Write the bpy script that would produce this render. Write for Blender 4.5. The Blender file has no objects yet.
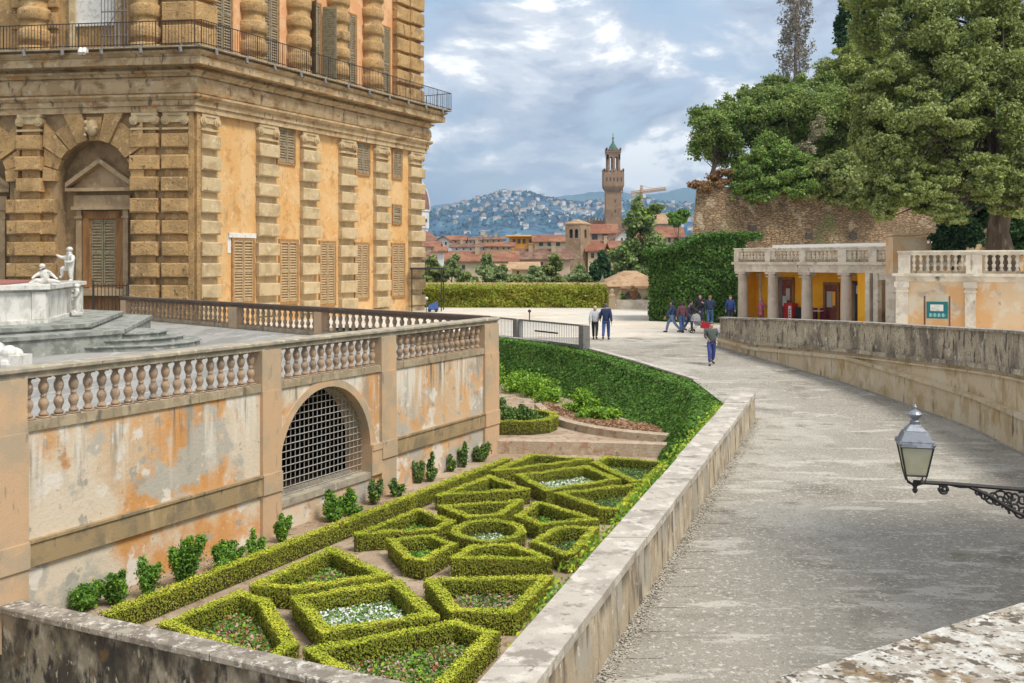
HAZE = 0.00012; SKYOFF = (6.1, 3.3, 2.2)
import bpy, bmesh, math, random
import numpy as np
from mathutils import Vector, Matrix, noise as mnoise
random.seed(7); RNG = np.random.default_rng(11)
C = bpy.context.scene.collection
R = math.radians
# camera at the origin, +Y ahead, +X right; a 35 mm lens and a horizon at row 262
PLAZA, TERR, GARD, HTOP, RAMP = -3.77, -2.85, -6.10, -5.70, -4.85

def at(px, py, d): return Vector(((px-512)/1000*d, d, (262-py)/1000*d))
def on(px, py, z):
    d = -z*1000/(py-262); return Vector(((px-512)/1000*d, d, z))

class Frame:
    """a vertical plane: s runs along it, n stands out of it, z is up"""
    def __init__(f, o, u, flip=1):
        l = math.hypot(*u); f.o = o; f.u = (u[0]/l, u[1]/l); f.n = (f.u[1]*flip, -f.u[0]*flip)
    def p(f, s, n, z): return (f.o[0]+f.u[0]*s+f.n[0]*n, f.o[1]+f.u[1]*s+f.n[1]*n, z)
WORLD = Frame((0, 0), (1, 0), -1)          # s = x, n = y

class MB:
    def __init__(m): m.v = []; m.f = []; m.mi = []; m.cur = 0
    def face(m, pts):
        b = len(m.v); m.v += [tuple(p) for p in pts]; m.f.append(tuple(range(b, b+len(pts)))); m.mi.append(m.cur)
    def raw(m, vs, fs):
        b = len(m.v); m.v += [tuple(p) for p in vs]
        for q in fs: m.f.append(tuple(b+i for i in q)); m.mi.append(m.cur)
    def hexa(m, p):
        m.raw(p, [(0,3,2,1),(4,5,6,7),(0,1,5,4),(1,2,6,5),(2,3,7,6),(3,0,4,7)])
    def box(m, F, s0, s1, n0, n1, z0, z1):
        m.hexa([F.p(s0,n0,z0),F.p(s1,n0,z0),F.p(s1,n1,z0),F.p(s0,n1,z0),F.p(s0,n0,z1),F.p(s1,n0,z1),F.p(s1,n1,z1),F.p(s0,n1,z1)])
    def cbox(m, F, s0, s1, n0, n1, z0, z1, c=.05, w=0):
        """box whose outer face (n1) has chamfered edges"""
        k = n1-c; q = lambda: random.uniform(-1,1)
        v = [F.p(s0,n0,z0),F.p(s1,n0,z0),F.p(s1,n0,z1),F.p(s0,n0,z1),
             F.p(s0,k,z0),F.p(s1,k,z0),F.p(s1,k,z1),F.p(s0,k,z1),
             *[F.p(s+q()*w,n1+q()*w,z+q()*w) for s, z in ((s0+c,z0+c),(s1-c,z0+c),(s1-c,z1-c),(s0+c,z1-c))]]
        m.raw(v, [(0,1,2,3),(0,4,5,1),(1,5,6,2),(2,6,7,3),(3,7,4,0),(4,8,9,5),(5,9,10,6),(6,10,11,7),(7,11,8,4),(8,11,10,9)])
    def lathe(m, o, prof, n=12, a0=0, a1=2*math.pi, sx=1, sy=1):
        full = abs(a1-a0-2*math.pi) < 1e-6; k = n if full else n+1; b = len(m.v)
        for (r, z) in prof:
            for i in range(k):
                a = a0+(a1-a0)*i/n
                m.v.append((o[0]+math.cos(a)*r*sx, o[1]+math.sin(a)*r*sy, o[2]+z))
        for j in range(len(prof)-1):
            for i in range(n):
                i2 = (i+1) % k
                m.f.append((b+j*k+i, b+j*k+i2, b+(j+1)*k+i2, b+(j+1)*k+i)); m.mi.append(m.cur)
        if full:
            m.f.append(tuple(b+i for i in range(k))[::-1]); m.mi.append(m.cur)
            m.f.append(tuple(b+(len(prof)-1)*k+i for i in range(k))); m.mi.append(m.cur)
    def tube(m, pts, r, n=6):
        pts = [Vector(p) for p in pts]; b = len(m.v)
        rr = r if isinstance(r, (list, tuple)) else [r]*len(pts)
        for i, p in enumerate(pts):
            t = (pts[min(i+1, len(pts)-1)]-pts[max(i-1, 0)]).normalized()
            a = t.orthogonal().normalized() if abs(t.z) > .9 else t.cross(Vector((0,0,1))).normalized()
            c = t.cross(a)
            for k in range(n):
                q = 2*math.pi*k/n
                m.v.append(tuple(p+a*math.cos(q)*rr[i]+c*math.sin(q)*rr[i]))
        for i in range(len(pts)-1):
            for k in range(n):
                k2 = (k+1) % n
                m.f.append((b+i*n+k, b+i*n+k2, b+(i+1)*n+k2, b+(i+1)*n+k)); m.mi.append(m.cur)
        m.f.append(tuple(b+k for k in range(n))[::-1]); m.mi.append(m.cur)
        m.f.append(tuple(b+(len(pts)-1)*n+k for k in range(n))); m.mi.append(m.cur)
    def ball(m, c, r, n=8, s=(1,1,1)):
        prof = [(math.sin(math.pi*j/n)*r+1e-5, -math.cos(math.pi*j/n)*r*s[2]) for j in range(n+1)]
        m.lathe(c, prof, n+2, sx=s[0], sy=s[1])
    def prism(m, poly, z0, z1):
        n = len(poly); v = [(p[0],p[1],z0) for p in poly]+[(p[0],p[1],z1) for p in poly]
        m.raw(v, [tuple(range(n))[::-1], tuple(range(n,2*n))]+[(i,(i+1)%n,n+(i+1)%n,n+i) for i in range(n)])
    def loft(m, path, prof, cap=True):
        """sweep a closed profile of (offset, z) along a plan path; the offset is to the path's right, mitred"""
        P = [Vector(p[:2]) for p in path]; rows = []
        zs = [p[2] if len(p) > 2 else 0 for p in path]
        for i, p in enumerate(P):
            a = (P[i]-P[i-1]).normalized() if i > 0 else None; c = (P[i+1]-P[i]).normalized() if i < len(P)-1 else None
            a = a or c; c = c or a
            na, nc = Vector((a.y,-a.x)), Vector((c.y,-c.x))
            mt = (na+nc); mt = mt/max(.3, mt.dot(na))
            rows.append([(p.x+mt.x*o, p.y+mt.y*o, z+zs[i]) for (o, z) in prof])
        b = len(m.v); k = len(prof)
        for r in rows: m.v += r
        for i in range(len(rows)-1):
            for j in range(k):
                j2 = (j+1) % k
                m.f.append((b+i*k+j, b+(i+1)*k+j, b+(i+1)*k+j2, b+i*k+j2)); m.mi.append(m.cur)
        if cap:
            m.f.append(tuple(b+j for j in range(k))); m.mi.append(m.cur)
            m.f.append(tuple(b+(len(rows)-1)*k+j for j in range(k))[::-1]); m.mi.append(m.cur)
    def arch_wall(m, F, s0, s1, n0, n1, z0, z1, ops, seg=18):
        """wall with round-headed openings (centre, half width, sill, springing)"""
        cur = s0
        for (sc, hw, zs, zp) in sorted(ops):
            m.box(F, cur, sc-hw, n0, n1, z0, z1)
            if zs > z0+.01: m.box(F, sc-hw, sc+hw, n0, n1, z0, zs)
            for i in range(seg):
                a, c = math.pi-math.pi*i/seg, math.pi-math.pi*(i+1)/seg
                sa, sb = sc+hw*math.cos(a), sc+hw*math.cos(c); za, zb = zp+hw*math.sin(a), zp+hw*math.sin(c)
                m.hexa([F.p(sa,n0,za),F.p(sb,n0,zb),F.p(sb,n1,zb),F.p(sa,n1,za),F.p(sa,n0,z1),F.p(sb,n0,z1),F.p(sb,n1,z1),F.p(sa,n1,z1)])
            cur = sc+hw
        m.box(F, cur, s1, n0, n1, z0, z1)
    def build(m, name, mat, parent=None, smooth=False, origin=None):
        me = bpy.data.meshes.new(name); vs = m.v
        if origin is not None: vs = [(v[0]-origin[0], v[1]-origin[1], v[2]-origin[2]) for v in vs]
        me.from_pydata(vs, [], m.f)
        for mm in (mat if isinstance(mat, (list, tuple)) else [mat]): me.materials.append(mm)
        if isinstance(mat, (list, tuple)): me.polygons.foreach_set('material_index', m.mi)
        b = bmesh.new(); b.from_mesh(me); bmesh.ops.recalc_face_normals(b, faces=b.faces); b.to_mesh(me); b.free()
        if smooth: me.polygons.foreach_set('use_smooth', [True]*len(me.polygons))
        me.update()
        return link(me, name, parent, origin)

def link(me, name, parent=None, origin=None):
    o = bpy.data.objects.new(name, me); C.objects.link(o)
    if origin is not None: o.location = origin
    if parent is not None:
        o.parent = parent; o.matrix_parent_inverse = Matrix.Translation(-Vector(parent.location)) if parent.rotation_euler.z == 0 else parent.matrix_basis.inverted()
    return o
def tag(o, label=None, cat=None, group=None, kind=None):
    for k, v in (('label',label),('category',cat),('group',group),('kind',kind)):
        if v: o[k] = v
    return o
def thing(name, loc, label, cat, group=None):
    o = bpy.data.objects.new(name, None); C.objects.link(o); o.location = loc; o.empty_display_size = .3
    return tag(o, label, cat, group)
def dup(o, loc=None, parent=None, rz=None, label=None):
    c = o.copy(); C.objects.link(c)
    if parent is not None: c.parent = parent; c.matrix_parent_inverse = o.matrix_parent_inverse
    if loc is not None: c.location = loc
    if rz is not None: c.rotation_euler.z = rz
    if label: c['label'] = label
    for ch in list(o.children): dup(ch, parent=c)
    return c

# ------------------------------------------------------------------ materials
def M(name, base, layers=(), rough=.85, bump=.25, bs=25, metal=0., cells=None, brick=None, bstretch=(1,1,1), bdist=.03, transl=0., spec=.3, alpha=None):
    """layers: (colour, scale, lo, hi, stretch, detail, z range or None) - patches of another colour, by noise in world space"""
    m = bpy.data.materials.new(name); m.use_nodes = True; nt = m.node_tree; N = nt.nodes; L = nt.links
    P = N['Principled BSDF']; P.inputs['Roughness'].default_value = rough; P.inputs['Metallic'].default_value = metal
    P.inputs['Specular IOR Level'].default_value = spec
    geo = N.new('ShaderNodeNewGeometry'); pos = geo.outputs['Position']
    def rgb(c):
        n = N.new('ShaderNodeRGB'); n.outputs[0].default_value = (*c, 1); return n.outputs[0]
    def stretch(st):
        n = N.new('ShaderNodeVectorMath'); n.operation = 'MULTIPLY'; L.new(pos, n.inputs[0]); n.inputs[1].default_value = st; return n.outputs[0]
    def noise(sc, st=(1,1,1), det=6, ro=.6):
        n = N.new('ShaderNodeTexNoise'); n.inputs['Scale'].default_value = sc; n.inputs['Detail'].default_value = det; n.inputs['Roughness'].default_value = ro
        L.new(stretch(st), n.inputs['Vector']); return n.outputs['Fac']
    def rng(v, lo, hi, a=0., b=1.):
        n = N.new('ShaderNodeMapRange'); n.interpolation_type = 'SMOOTHSTEP'
        L.new(v, n.inputs['Value']); n.inputs['From Min'].default_value = lo; n.inputs['From Max'].default_value = hi
        n.inputs['To Min'].default_value = a; n.inputs['To Max'].default_value = b; return n.outputs[0]
    def mul(a, b):
        n = N.new('ShaderNodeMath'); n.operation = 'MULTIPLY'; L.new(a, n.inputs[0])
        if isinstance(b, float): n.inputs[1].default_value = b
        else: L.new(b, n.inputs[1])
        return n.outputs[0]
    def mix(f, a, b, mode='MIX'):
        n = N.new('ShaderNodeMix'); n.data_type = 'RGBA'; n.blend_type = mode
        if isinstance(f, float): n.inputs['Factor'].default_value = f
        else: L.new(f, n.inputs['Factor'])
        L.new(a, n.inputs['A']); L.new(b, n.inputs['B']); return n.outputs['Result']
    col = rgb(base); h = None
    if cells:                                    # stones of differing tone: (scale, stretch, colours a, b, joint colour, joint width)
        sc, st, ca, cb, cj, jw = cells
        v = N.new('ShaderNodeTexVoronoi'); v.inputs['Scale'].default_value = sc; L.new(stretch(st), v.inputs['Vector'])
        sep = N.new('ShaderNodeSeparateColor'); L.new(v.outputs['Color'], sep.inputs[0])
        col = mix(sep.outputs[0], rgb(ca), rgb(cb))
        v2 = N.new('ShaderNodeTexVoronoi'); v2.feature = 'DISTANCE_TO_EDGE'; v2.inputs['Scale'].default_value = sc; L.new(stretch(st), v2.inputs['Vector'])
        j = rng(v2.outputs['Distance'], 0., jw); col = mix(j, rgb(cj), col); h = j
    if brick:                                    # (swizzle matrix rows for u and v, width, height, mortar, colours a, b, mortar colour)
        (ua, va, w, hh, mo, ca, cb, cm) = brick
        def dot(a):
            n = N.new('ShaderNodeVectorMath'); n.operation = 'DOT_PRODUCT'; L.new(pos, n.inputs[0]); n.inputs[1].default_value = a; return n.outputs['Value']
        cx = N.new('ShaderNodeCombineXYZ'); L.new(dot(ua), cx.inputs[0]); L.new(dot(va), cx.inputs[1])
        b = N.new('ShaderNodeTexBrick'); L.new(cx.outputs[0], b.inputs['Vector']); b.inputs['Scale'].default_value = 1
        b.inputs['Brick Width'].default_value = w; b.inputs['Row Height'].default_value = hh; b.inputs['Mortar Size'].default_value = mo; b.inputs['Mortar Smooth'].default_value = .3
        b.inputs['Color1'].default_value = (*ca, 1); b.inputs['Color2'].default_value = (*cb, 1); b.inputs['Mortar'].default_value = (*cm, 1)
        col = b.outputs['Color']
        inv = N.new('ShaderNodeMath'); inv.operation = 'SUBTRACT'; inv.inputs[0].default_value = 1; L.new(b.outputs['Fac'], inv.inputs[1]); h = inv.outputs[0]
    for ly in layers:
        (c, sc, lo, hi, st, det, zr) = (list(ly)+[None]*3)[:7]
        f = rng(noise(sc, st or (1,1,1), 6 if det is None else det), lo, hi)
        if zr:
            sp = N.new('ShaderNodeSeparateXYZ'); L.new(pos, sp.inputs[0])
            f = mul(f, rng(sp.outputs['Z'], zr[0], zr[1]))
        col = mix(f, col, rgb(c))
    L.new(col, P.inputs['Base Color'])
    if bump:
        bn = N.new('ShaderNodeBump'); bn.inputs['Strength'].default_value = bump; bn.inputs['Distance'].default_value = bdist
        hn = noise(bs, bstretch, 8, .7)
        if h is not None:
            a = N.new('ShaderNodeMath'); a.operation = 'MULTIPLY_ADD'; L.new(h, a.inputs[0]); a.inputs[1].default_value = .8; L.new(hn, a.inputs[2]); hn = a.outputs[0]
        L.new(hn, bn.inputs['Height']); L.new(bn.outputs[0], P.inputs['Normal'])
    if transl:
        t = N.new('ShaderNodeBsdfTranslucent'); L.new(col, t.inputs['Color'])
        ms = N.new('ShaderNodeMixShader'); ms.inputs[0].default_value = transl
        L.new(P.outputs[0], ms.inputs[1]); L.new(t.outputs[0], ms.inputs[2]); L.new(ms.outputs[0], N['Material Output'].inputs[0])
    return m
def leafmat(name, a, b, c=None, s1=1.2, s2=9, transl=.25):
    ly = [(b, s1, .38, .62, None, 4), (tuple(x*1.5 for x in b), s2, .52, .75, None, 2), (tuple(x*.45 for x in a), s2*1.3, .56, .72, None, 2)]
    if c: ly.append((c, s2*.7, .6, .7, None, 2))
    return M(name, a, ly, rough=.6, bump=0, transl=transl, spec=.25)

m = {}
ORA, CRE, GRY = (.62,.31,.11), (.60,.49,.36), (.40,.37,.31)
m['plaster_old'] = M('weathered orange plaster', (.63,.46,.30), [(ORA,.24,.41,.54),((.70,.40,.18),.8,.52,.66),((.68,.575,.44),.27,.51,.58,None,8),((.48,.44,.37),.6,.52,.58,None,8),((.40,.37,.31),2.6,.58,.63,None,8),((.70,.52,.36),3.1,.60,.66,None,8),((.72,.66,.57),1.1,.57,.62,None,8),((.56,.26,.09),1.3,.62,.72),((.33,.29,.23),3.5,.5,.66,(1,1,.10),4,(-4.4,-3.1)),((.72,.66,.56),2.2,.50,.64,(1,1,.10),4,(-5.0,-3.2)),((.20,.17,.13),6,.56,.70,(1,1,.07),4,(-3.9,-2.9)),((.26,.22,.17),13,.67,.73)], bump=.6, bs=12)
m['stone_trim'] = M('warm sandstone trim', (.58,.39,.235), [((.45,.35,.24),1.1,.42,.62),((.60,.42,.24),2.5,.55,.7),((.22,.17,.12),6,.6,.75,(1,1,.3))], bump=.35, bs=30)
m['stone_grey'] = M('grey sandstone coping', (.42,.36,.27), [((.30,.27,.21),2.2,.42,.6),((.55,.50,.38),6,.55,.68),((.30,.31,.10),3.5,.62,.72),((.14,.12,.10),9,.62,.75)], bump=.5, bs=35)
m['coping_dark'] = M('dark weathered rail', (.13,.092,.068), [((.17,.125,.09),3,.5,.64),((.08,.06,.05),6,.55,.7)], bump=.4, bs=25)
m['baluster'] = M('pinkish stone baluster', (.42,.295,.195), [((.28,.215,.16),3,.45,.6),((.54,.41,.29),9,.56,.7),((.17,.13,.10),10,.58,.70)], bump=.3, bs=40)
m['band'] = M('stained stone band', (.36,.26,.14), [((.24,.19,.12),2.2,.45,.62),((.48,.35,.19),3,.52,.68,(1,1,.3)),((.13,.11,.08),7,.6,.72,(1,1,.25))], bump=.4, bs=25)
m['plinth'] = M('mossy stone plinth', (.34,.27,.18), [((.44,.36,.24),3,.45,.6),((.17,.14,.10),5,.52,.68,(1,1,.3)),((.26,.25,.10),4,.6,.7)], bump=.4, bs=25)
m['rust'] = M('rough ochre rustication', (.57,.355,.15), [((.42,.265,.115),.8,.42,.6),((.66,.47,.25),2.3,.55,.7),((.24,.15,.07),2,.58,.72,(1,1,.4)),((.58,.49,.35),5,.64,.74),((.19,.12,.06),9,.58,.68),((.13,.09,.05),3.5,.62,.72)], bump=1, bs=7, bdist=.11)
m['rust_pale'] = M('pale dressed rustication', (.57,.435,.25), [((.45,.33,.18),1.1,.45,.62),((.66,.55,.37),3,.55,.7),((.28,.2,.1),4,.62,.74,(1,1,.4))], bump=.6, bs=12, bdist=.04)
m['pal_plaster'] = M('ochre palace plaster', (.66,.385,.15), [((.70,.46,.22),.5,.45,.60),((.55,.285,.095),1.1,.54,.66),((.71,.50,.27),2.6,.57,.68),((.50,.35,.19),.8,.58,.70),((.42,.27,.13),2.2,.58,.74,(1,1,.35)),((.50,.29,.12),6,.58,.70),((.3,.2,.11),8,.66,.76)], bump=.35, bs=10)
m['pal_plaster_hi'] = M('salmon palace plaster', (.70,.36,.17), [((.76,.47,.26),.9,.45,.6),((.58,.28,.11),1.8,.55,.68),((.50,.36,.22),3,.6,.72)], bump=.35, bs=10)
m['entab'] = M('streaked entablature stone', (.54,.395,.225), [((.42,.29,.15),.9,.42,.6,(1,1,.6)),((.45,.24,.09),1.1,.55,.68,(.7,.7,2)),((.58,.49,.33),3,.56,.68),((.17,.12,.075),3,.55,.68,(1,1,.35)),((.30,.18,.085),.7,.54,.66,(1,1,3))], bump=.4, bs=16)
m['niche'] = M('brown niche stone', (.37,.25,.13), [((.25,.17,.09),1.1,.45,.6),((.42,.30,.16),3,.56,.7)], bump=.4, bs=12)
m['niche_pale'] = M('warm niche stone', (.44,.315,.18), [((.34,.235,.13),1.1,.45,.6),((.54,.41,.26),3,.56,.7)], bump=.4, bs=12)
m['door_wood'] = M('worn brown wood', (.30,.15,.055), [((.21,.10,.04),3,.45,.6,(1,1,.2)),((.38,.21,.09),9,.55,.7,(1,1,.1))], bump=.2, bs=30)
m['shutter'] = M('grey brown shutter paint', (.32,.26,.165), [((.22,.18,.115),4,.48,.6),((.30,.25,.17),12,.55,.7)], bump=.1, bs=30)
m['shutter_b'] = M('tan shutter paint', (.46,.33,.18), [((.36,.25,.13),4,.48,.6),((.44,.33,.20),12,.55,.7)], bump=.1, bs=30)
m['shutter_g'] = M('olive brown shutter paint', (.27,.225,.135), [((.19,.16,.10),4,.48,.6)], bump=.1)
m['frame'] = M('rust brown window frame', (.42,.22,.08), [((.32,.16,.06),5,.48,.6)], bump=.15)
m['white'] = M('chalky white paint', (.74,.71,.65), [((.55,.52,.46),4,.5,.65)], bump=.15)
m['glass'] = M('dark window glass', (.05,.06,.07), rough=.12, bump=0, spec=.6)
m['iron'] = M('dark wrought iron', (.035,.033,.035), [((.09,.06,.045),9,.55,.7)], rough=.55, bump=.1)
m['iron_grey'] = M('weathered grey iron', (.20,.19,.18), [((.12,.1,.09),9,.5,.65)], rough=.6, bump=.1)
m['grid'] = M('galvanised bars', (.46,.44,.40), [((.35,.3,.25),8,.5,.65)], rough=.5, bump=0, metal=.3)
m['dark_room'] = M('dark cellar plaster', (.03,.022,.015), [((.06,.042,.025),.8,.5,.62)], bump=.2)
m['marble'] = M('weathered white marble', (.70,.675,.62), [((.52,.51,.46),2.2,.46,.62,(1,1,.6)),((.36,.375,.31),3,.55,.68,(1,1,.35)),((.22,.22,.19),7,.62,.72)], rough=.55, bump=.2, bs=12)
m['marble_dk'] = M('mossy grey marble step', (.32,.325,.29), [((.19,.20,.175),2.2,.42,.6),((.46,.45,.40),4,.57,.68),((.13,.15,.12),6,.6,.72)], bump=.4, bs=14)
m['floor'] = M('grey terrace paving', (.33,.32,.295), [((.25,.24,.22),1.2,.45,.6,(1,.25,1)),((.42,.41,.38),3,.55,.68,(1,.25,1)),((.2,.19,.17),7,.6,.72)], bump=.3, bs=12)
GR = (.5,.469)
m['ramp'] = M('worn stone ramp paving', (.30,.275,.23), [((.42,.39,.335),.22,.46,.62),((.20,.18,.145),.45,.52,.66),((.18,.17,.11),.8,.58,.70),((.46,.43,.37),2.0,.56,.63,(.35,1.1,1)),((.25,.23,.19),1.6,.60,.68,(.4,1.2,1)),((.52,.49,.42),13,.57,.66,None,3),((.17,.15,.115),18,.57,.69,None,3),((.56,.53,.46),34,.61,.70,None,2)], bump=.4, bs=30, bdist=.02)
m['paver'] = M('large stone paver', (.40,.37,.315), [((.33,.30,.25),1.6,.45,.6),((.50,.47,.4),16,.56,.7),((.18,.16,.13),20,.58,.7)], bump=.35, bs=25)
m['gutter'] = M('dark drain slabs', (.31,.285,.24), [((.38,.35,.30),1.1,.45,.6),((.23,.205,.17),2.2,.54,.66),((.42,.39,.34),18,.58,.7)], bump=.4, bs=30)
m['gravel'] = M('loose pale gravel', (.60,.555,.47), [((.62,.56,.47),26,.5,.6,None,3),((.34,.29,.23),30,.52,.64,None,3),((.30,.28,.13),2,.6,.7)], bump=1, bs=60, bdist=.03)
m['plaza'] = M('pale beige plaza gravel', (.62,.55,.45), [((.70,.64,.54),.3,.42,.6),((.52,.45,.36),.9,.5,.66),((.60,.57,.51),.12,.5,.62),((.44,.38,.31),9,.6,.72)], bump=.25, bs=30)
m['soil'] = M('brown garden path', (.36,.26,.175), [((.46,.36,.26),.9,.45,.6),((.24,.16,.10),4,.52,.66),((.56,.46,.35),22,.58,.7,None,3)], bump=.7, bs=40, bdist=.03)
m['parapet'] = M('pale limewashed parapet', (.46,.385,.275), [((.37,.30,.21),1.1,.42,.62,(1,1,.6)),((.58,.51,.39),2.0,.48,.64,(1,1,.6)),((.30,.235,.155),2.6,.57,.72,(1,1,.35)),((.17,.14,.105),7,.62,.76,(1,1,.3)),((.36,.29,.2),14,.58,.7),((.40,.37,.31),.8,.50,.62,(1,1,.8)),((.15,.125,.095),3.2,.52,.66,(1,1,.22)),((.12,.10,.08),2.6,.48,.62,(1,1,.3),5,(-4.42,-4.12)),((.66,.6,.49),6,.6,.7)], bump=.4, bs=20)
m['coping'] = M('worn pale coping', (.50,.455,.39), [((.39,.35,.30),1.3,.45,.60),((.62,.575,.50),2.8,.52,.62),((.24,.21,.175),8,.58,.70),((.30,.265,.22),2.2,.57,.66),((.38,.31,.25),3,.62,.7)], bump=.5, bs=30)
m['wall_right'] = M('streaked ramp wall', (.58,.475,.32), [((.46,.355,.21),1,.45,.6),((.60,.52,.38),1.8,.5,.64,(1,1,.5)),((.40,.28,.13),3,.56,.68,(1,1,.3)),((.17,.14,.10),4,.58,.7,(1,1,.2))], bump=.5, bs=16)
m['wall_right_top'] = M('black streaked parapet', (.46,.39,.28), [((.56,.49,.36),2.2,.5,.62,(1,1,.5)),((.22,.185,.14),1.3,.44,.62,(1,1,.45)),((.10,.085,.07),6,.52,.66,(1,1,.3)),((.60,.54,.42),4,.58,.68,(1,1,.5)),((.12,.10,.085),16,.55,.66)], bump=.5, bs=16)
m['wall_near'] = M('black lichened wall', (.29,.25,.18), [((.46,.41,.32),3,.50,.62,(1,1,.5)),((.07,.06,.045),1.3,.42,.60,(1,1,.6)),((.045,.04,.035),5,.48,.64,(1,1,.45)),((.15,.10,.05),2.2,.56,.68),((.24,.22,.08),1.8,.62,.7),((.50,.46,.37),9,.6,.7,(1,1,.5))], bump=.6, bs=20)
m['lichen'] = M('lichened stone slab', (.44,.39,.32), [((.62,.585,.52),9,.50,.58),((.30,.21,.115),8,.53,.60),((.15,.12,.085),16,.52,.60),((.70,.68,.62),26,.54,.62),((.09,.075,.06),40,.56,.64)], bump=.8, bs=40, bdist=.02)
m['coping_near'] = M('mottled grey coping', (.36,.32,.265), [((.22,.19,.155),4,.42,.58),((.58,.55,.49),9,.55,.63),((.20,.17,.13),11,.56,.66),((.55,.48,.38),14,.6,.7)], bump=.6, bs=40, bdist=.02)
m['brickwall'] = M('old garden brick', (.46,.36,.255), [((.42,.25,.165),2.2,.54,.64),((.54,.45,.33),3.5,.5,.62),((.2,.15,.11),6,.56,.7),((.34,.35,.2),3,.62,.72)], bump=.8, bs=18, bdist=.05)
m['rubble'] = M('rubble fortress stone', (.4,.3,.18), [((.27,.19,.11),.5,.45,.62),((.54,.43,.29),.9,.55,.68),((.17,.12,.07),2,.58,.7),((.24,.24,.10),.4,.6,.7)], cells=(3.0,(1,1,2.5),(.47,.33,.19),(.27,.17,.10),(.19,.13,.08),.10), bump=1, bs=6, bdist=.12)
m['logg_stone'] = M('grey loggia stone', (.78,.71,.585), [((.62,.54,.43),1.2,.45,.6),((.56,.51,.42),3,.52,.66),((.24,.2,.15),3,.6,.72,(1,1,.3))], bump=.4, bs=14)
m['logg_col'] = M('brown grey column stone', (.62,.53,.43), [((.5,.42,.33),1.2,.45,.6),((.57,.51,.42),3,.54,.68)], bump=.4, bs=14)
m['logg_orange'] = M('saffron loggia plaster', (.88,.45,.03), [((.84,.38,.02),.9,.45,.6),((.85,.47,.06),2.5,.55,.7)], bump=.1)
m['logg_peach'] = M('patchy peach plaster', (.72,.53,.33), [((.72,.42,.19),.45,.46,.56),((.72,.62,.47),.8,.52,.62),((.5,.42,.32),1.8,.6,.7),((.36,.31,.24),2.5,.62,.72,(1,1,.4))], bump=.3, bs=8)
m['red_door'] = M('dark red door paint', (.20,.06,.045), [((.28,.11,.08),4,.52,.64)], bump=.1)
m['blue_door'] = M('slate blue paint', (.16,.2,.25), bump=.05)
m['awning'] = M('white awning fabric', (.85,.85,.84), bump=.05)
m['bark'] = M('grey brown bark', (.16,.115,.08), [((.09,.065,.045),3,.45,.6,(1,1,.2)),((.27,.21,.15),5,.55,.68,(1,1,.2))], bump=.9, bs=9, bstretch=(1,1,.25), bdist=.06)
m['twig'] = M('pale twigs', (.30,.22,.20), [((.2,.14,.12),3,.5,.6)], bump=.1)
m['roof'] = M('terracotta roof tiles', (.25,.10,.055), [((.31,.15,.085),.3,.45,.6),((.17,.075,.045),.7,.52,.66),((.36,.22,.14),1.6,.60,.70),((.12,.06,.04),3,.62,.72)], bump=.6, bs=2.2)
m['roof_tan'] = M('tan roof tiles', (.40,.25,.14), [((.48,.32,.19),.6,.45,.6),((.30,.18,.10),2,.52,.64)], bump=.6, bs=6)
for k, c in dict(h_cream=(.66,.54,.37), h_white=(.80,.79,.76), h_orange=(.72,.34,.06), h_pink=(.64,.46,.36), h_tan=(.52,.40,.26), h_yellow=(.68,.52,.28), h_grey=(.5,.49,.47)).items():
    m[k] = M('town plaster '+k[2:], c, [(tuple(x*.8 for x in c),.12,.45,.62),(tuple(min(.8,x*1.15) for x in c),.5,.55,.7)], bump=.1, bs=2)
m['h_window'] = M('shaded town window', (.09,.075,.065), bump=0, rough=.4)
m['h_green'] = M('green town shutter', (.05,.13,.09), bump=0)
m['vecchio'] = M('brown tower stone', (.33,.205,.12), [((.25,.15,.085),.08,.45,.6),((.42,.28,.17),.3,.55,.7),((.18,.11,.065),.5,.6,.7)], bump=.3, bs=.8)
m['campanile'] = M('brick bell tower', (.36,.25,.155), [((.28,.19,.115),.3,.45,.6),((.46,.34,.23),.9,.55,.68),((.2,.13,.08),1.5,.6,.7)], bump=.4, bs=3)
m['verdigris'] = M('green copper', (.075,.17,.125), bump=0)
m['hill'] = M('wooded hillside', (.035,.095,.17), [((.07,.16,.22),.004,.44,.58),((.16,.25,.24),.006,.54,.62),((.018,.055,.105),.010,.48,.58),((.30,.34,.30),.016,.61,.66)], bump=0)  # blue of the distance haze put into the hillside colour
m['hill_wood'] = M('haze blue hill trees', (.022,.07,.12), [((.05,.12,.15),.02,.45,.6)], bump=0)  # haze blue put into the tree colour as well
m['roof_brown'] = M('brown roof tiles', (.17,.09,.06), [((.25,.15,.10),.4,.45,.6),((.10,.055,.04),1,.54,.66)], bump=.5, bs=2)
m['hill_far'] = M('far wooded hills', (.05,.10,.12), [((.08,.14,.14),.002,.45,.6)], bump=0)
m['earth'] = M('town ground', (.22,.19,.14), [((.12,.15,.06),.01,.45,.6)], bump=0)
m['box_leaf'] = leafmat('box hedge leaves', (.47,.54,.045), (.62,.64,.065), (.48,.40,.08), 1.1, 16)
m['box_side_shade'] = leafmat('shade toned box hedge leaves', (.24,.27,.03), (.33,.36,.04), (.27,.18,.06), 1.1, 16)  # browner side leaves; the shade on hedge sides is put into their colour
m['box_core'] = M('box hedge twigs', (.085,.08,.018), [((.11,.075,.032),6,.5,.62),((.09,.10,.02),3,.5,.6),((.05,.045,.012),12,.55,.66)], bump=1, bs=40, bdist=.05)
m['ivy_leaf'] = leafmat('dark hedge leaves', (.085,.19,.03), (.14,.28,.045), (.20,.19,.07), 1.3, 9)
m['hedge_core'] = M('dark hedge twigs', (.03,.065,.013), [((.05,.05,.02),5,.5,.6)], bump=1, bs=20)
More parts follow.
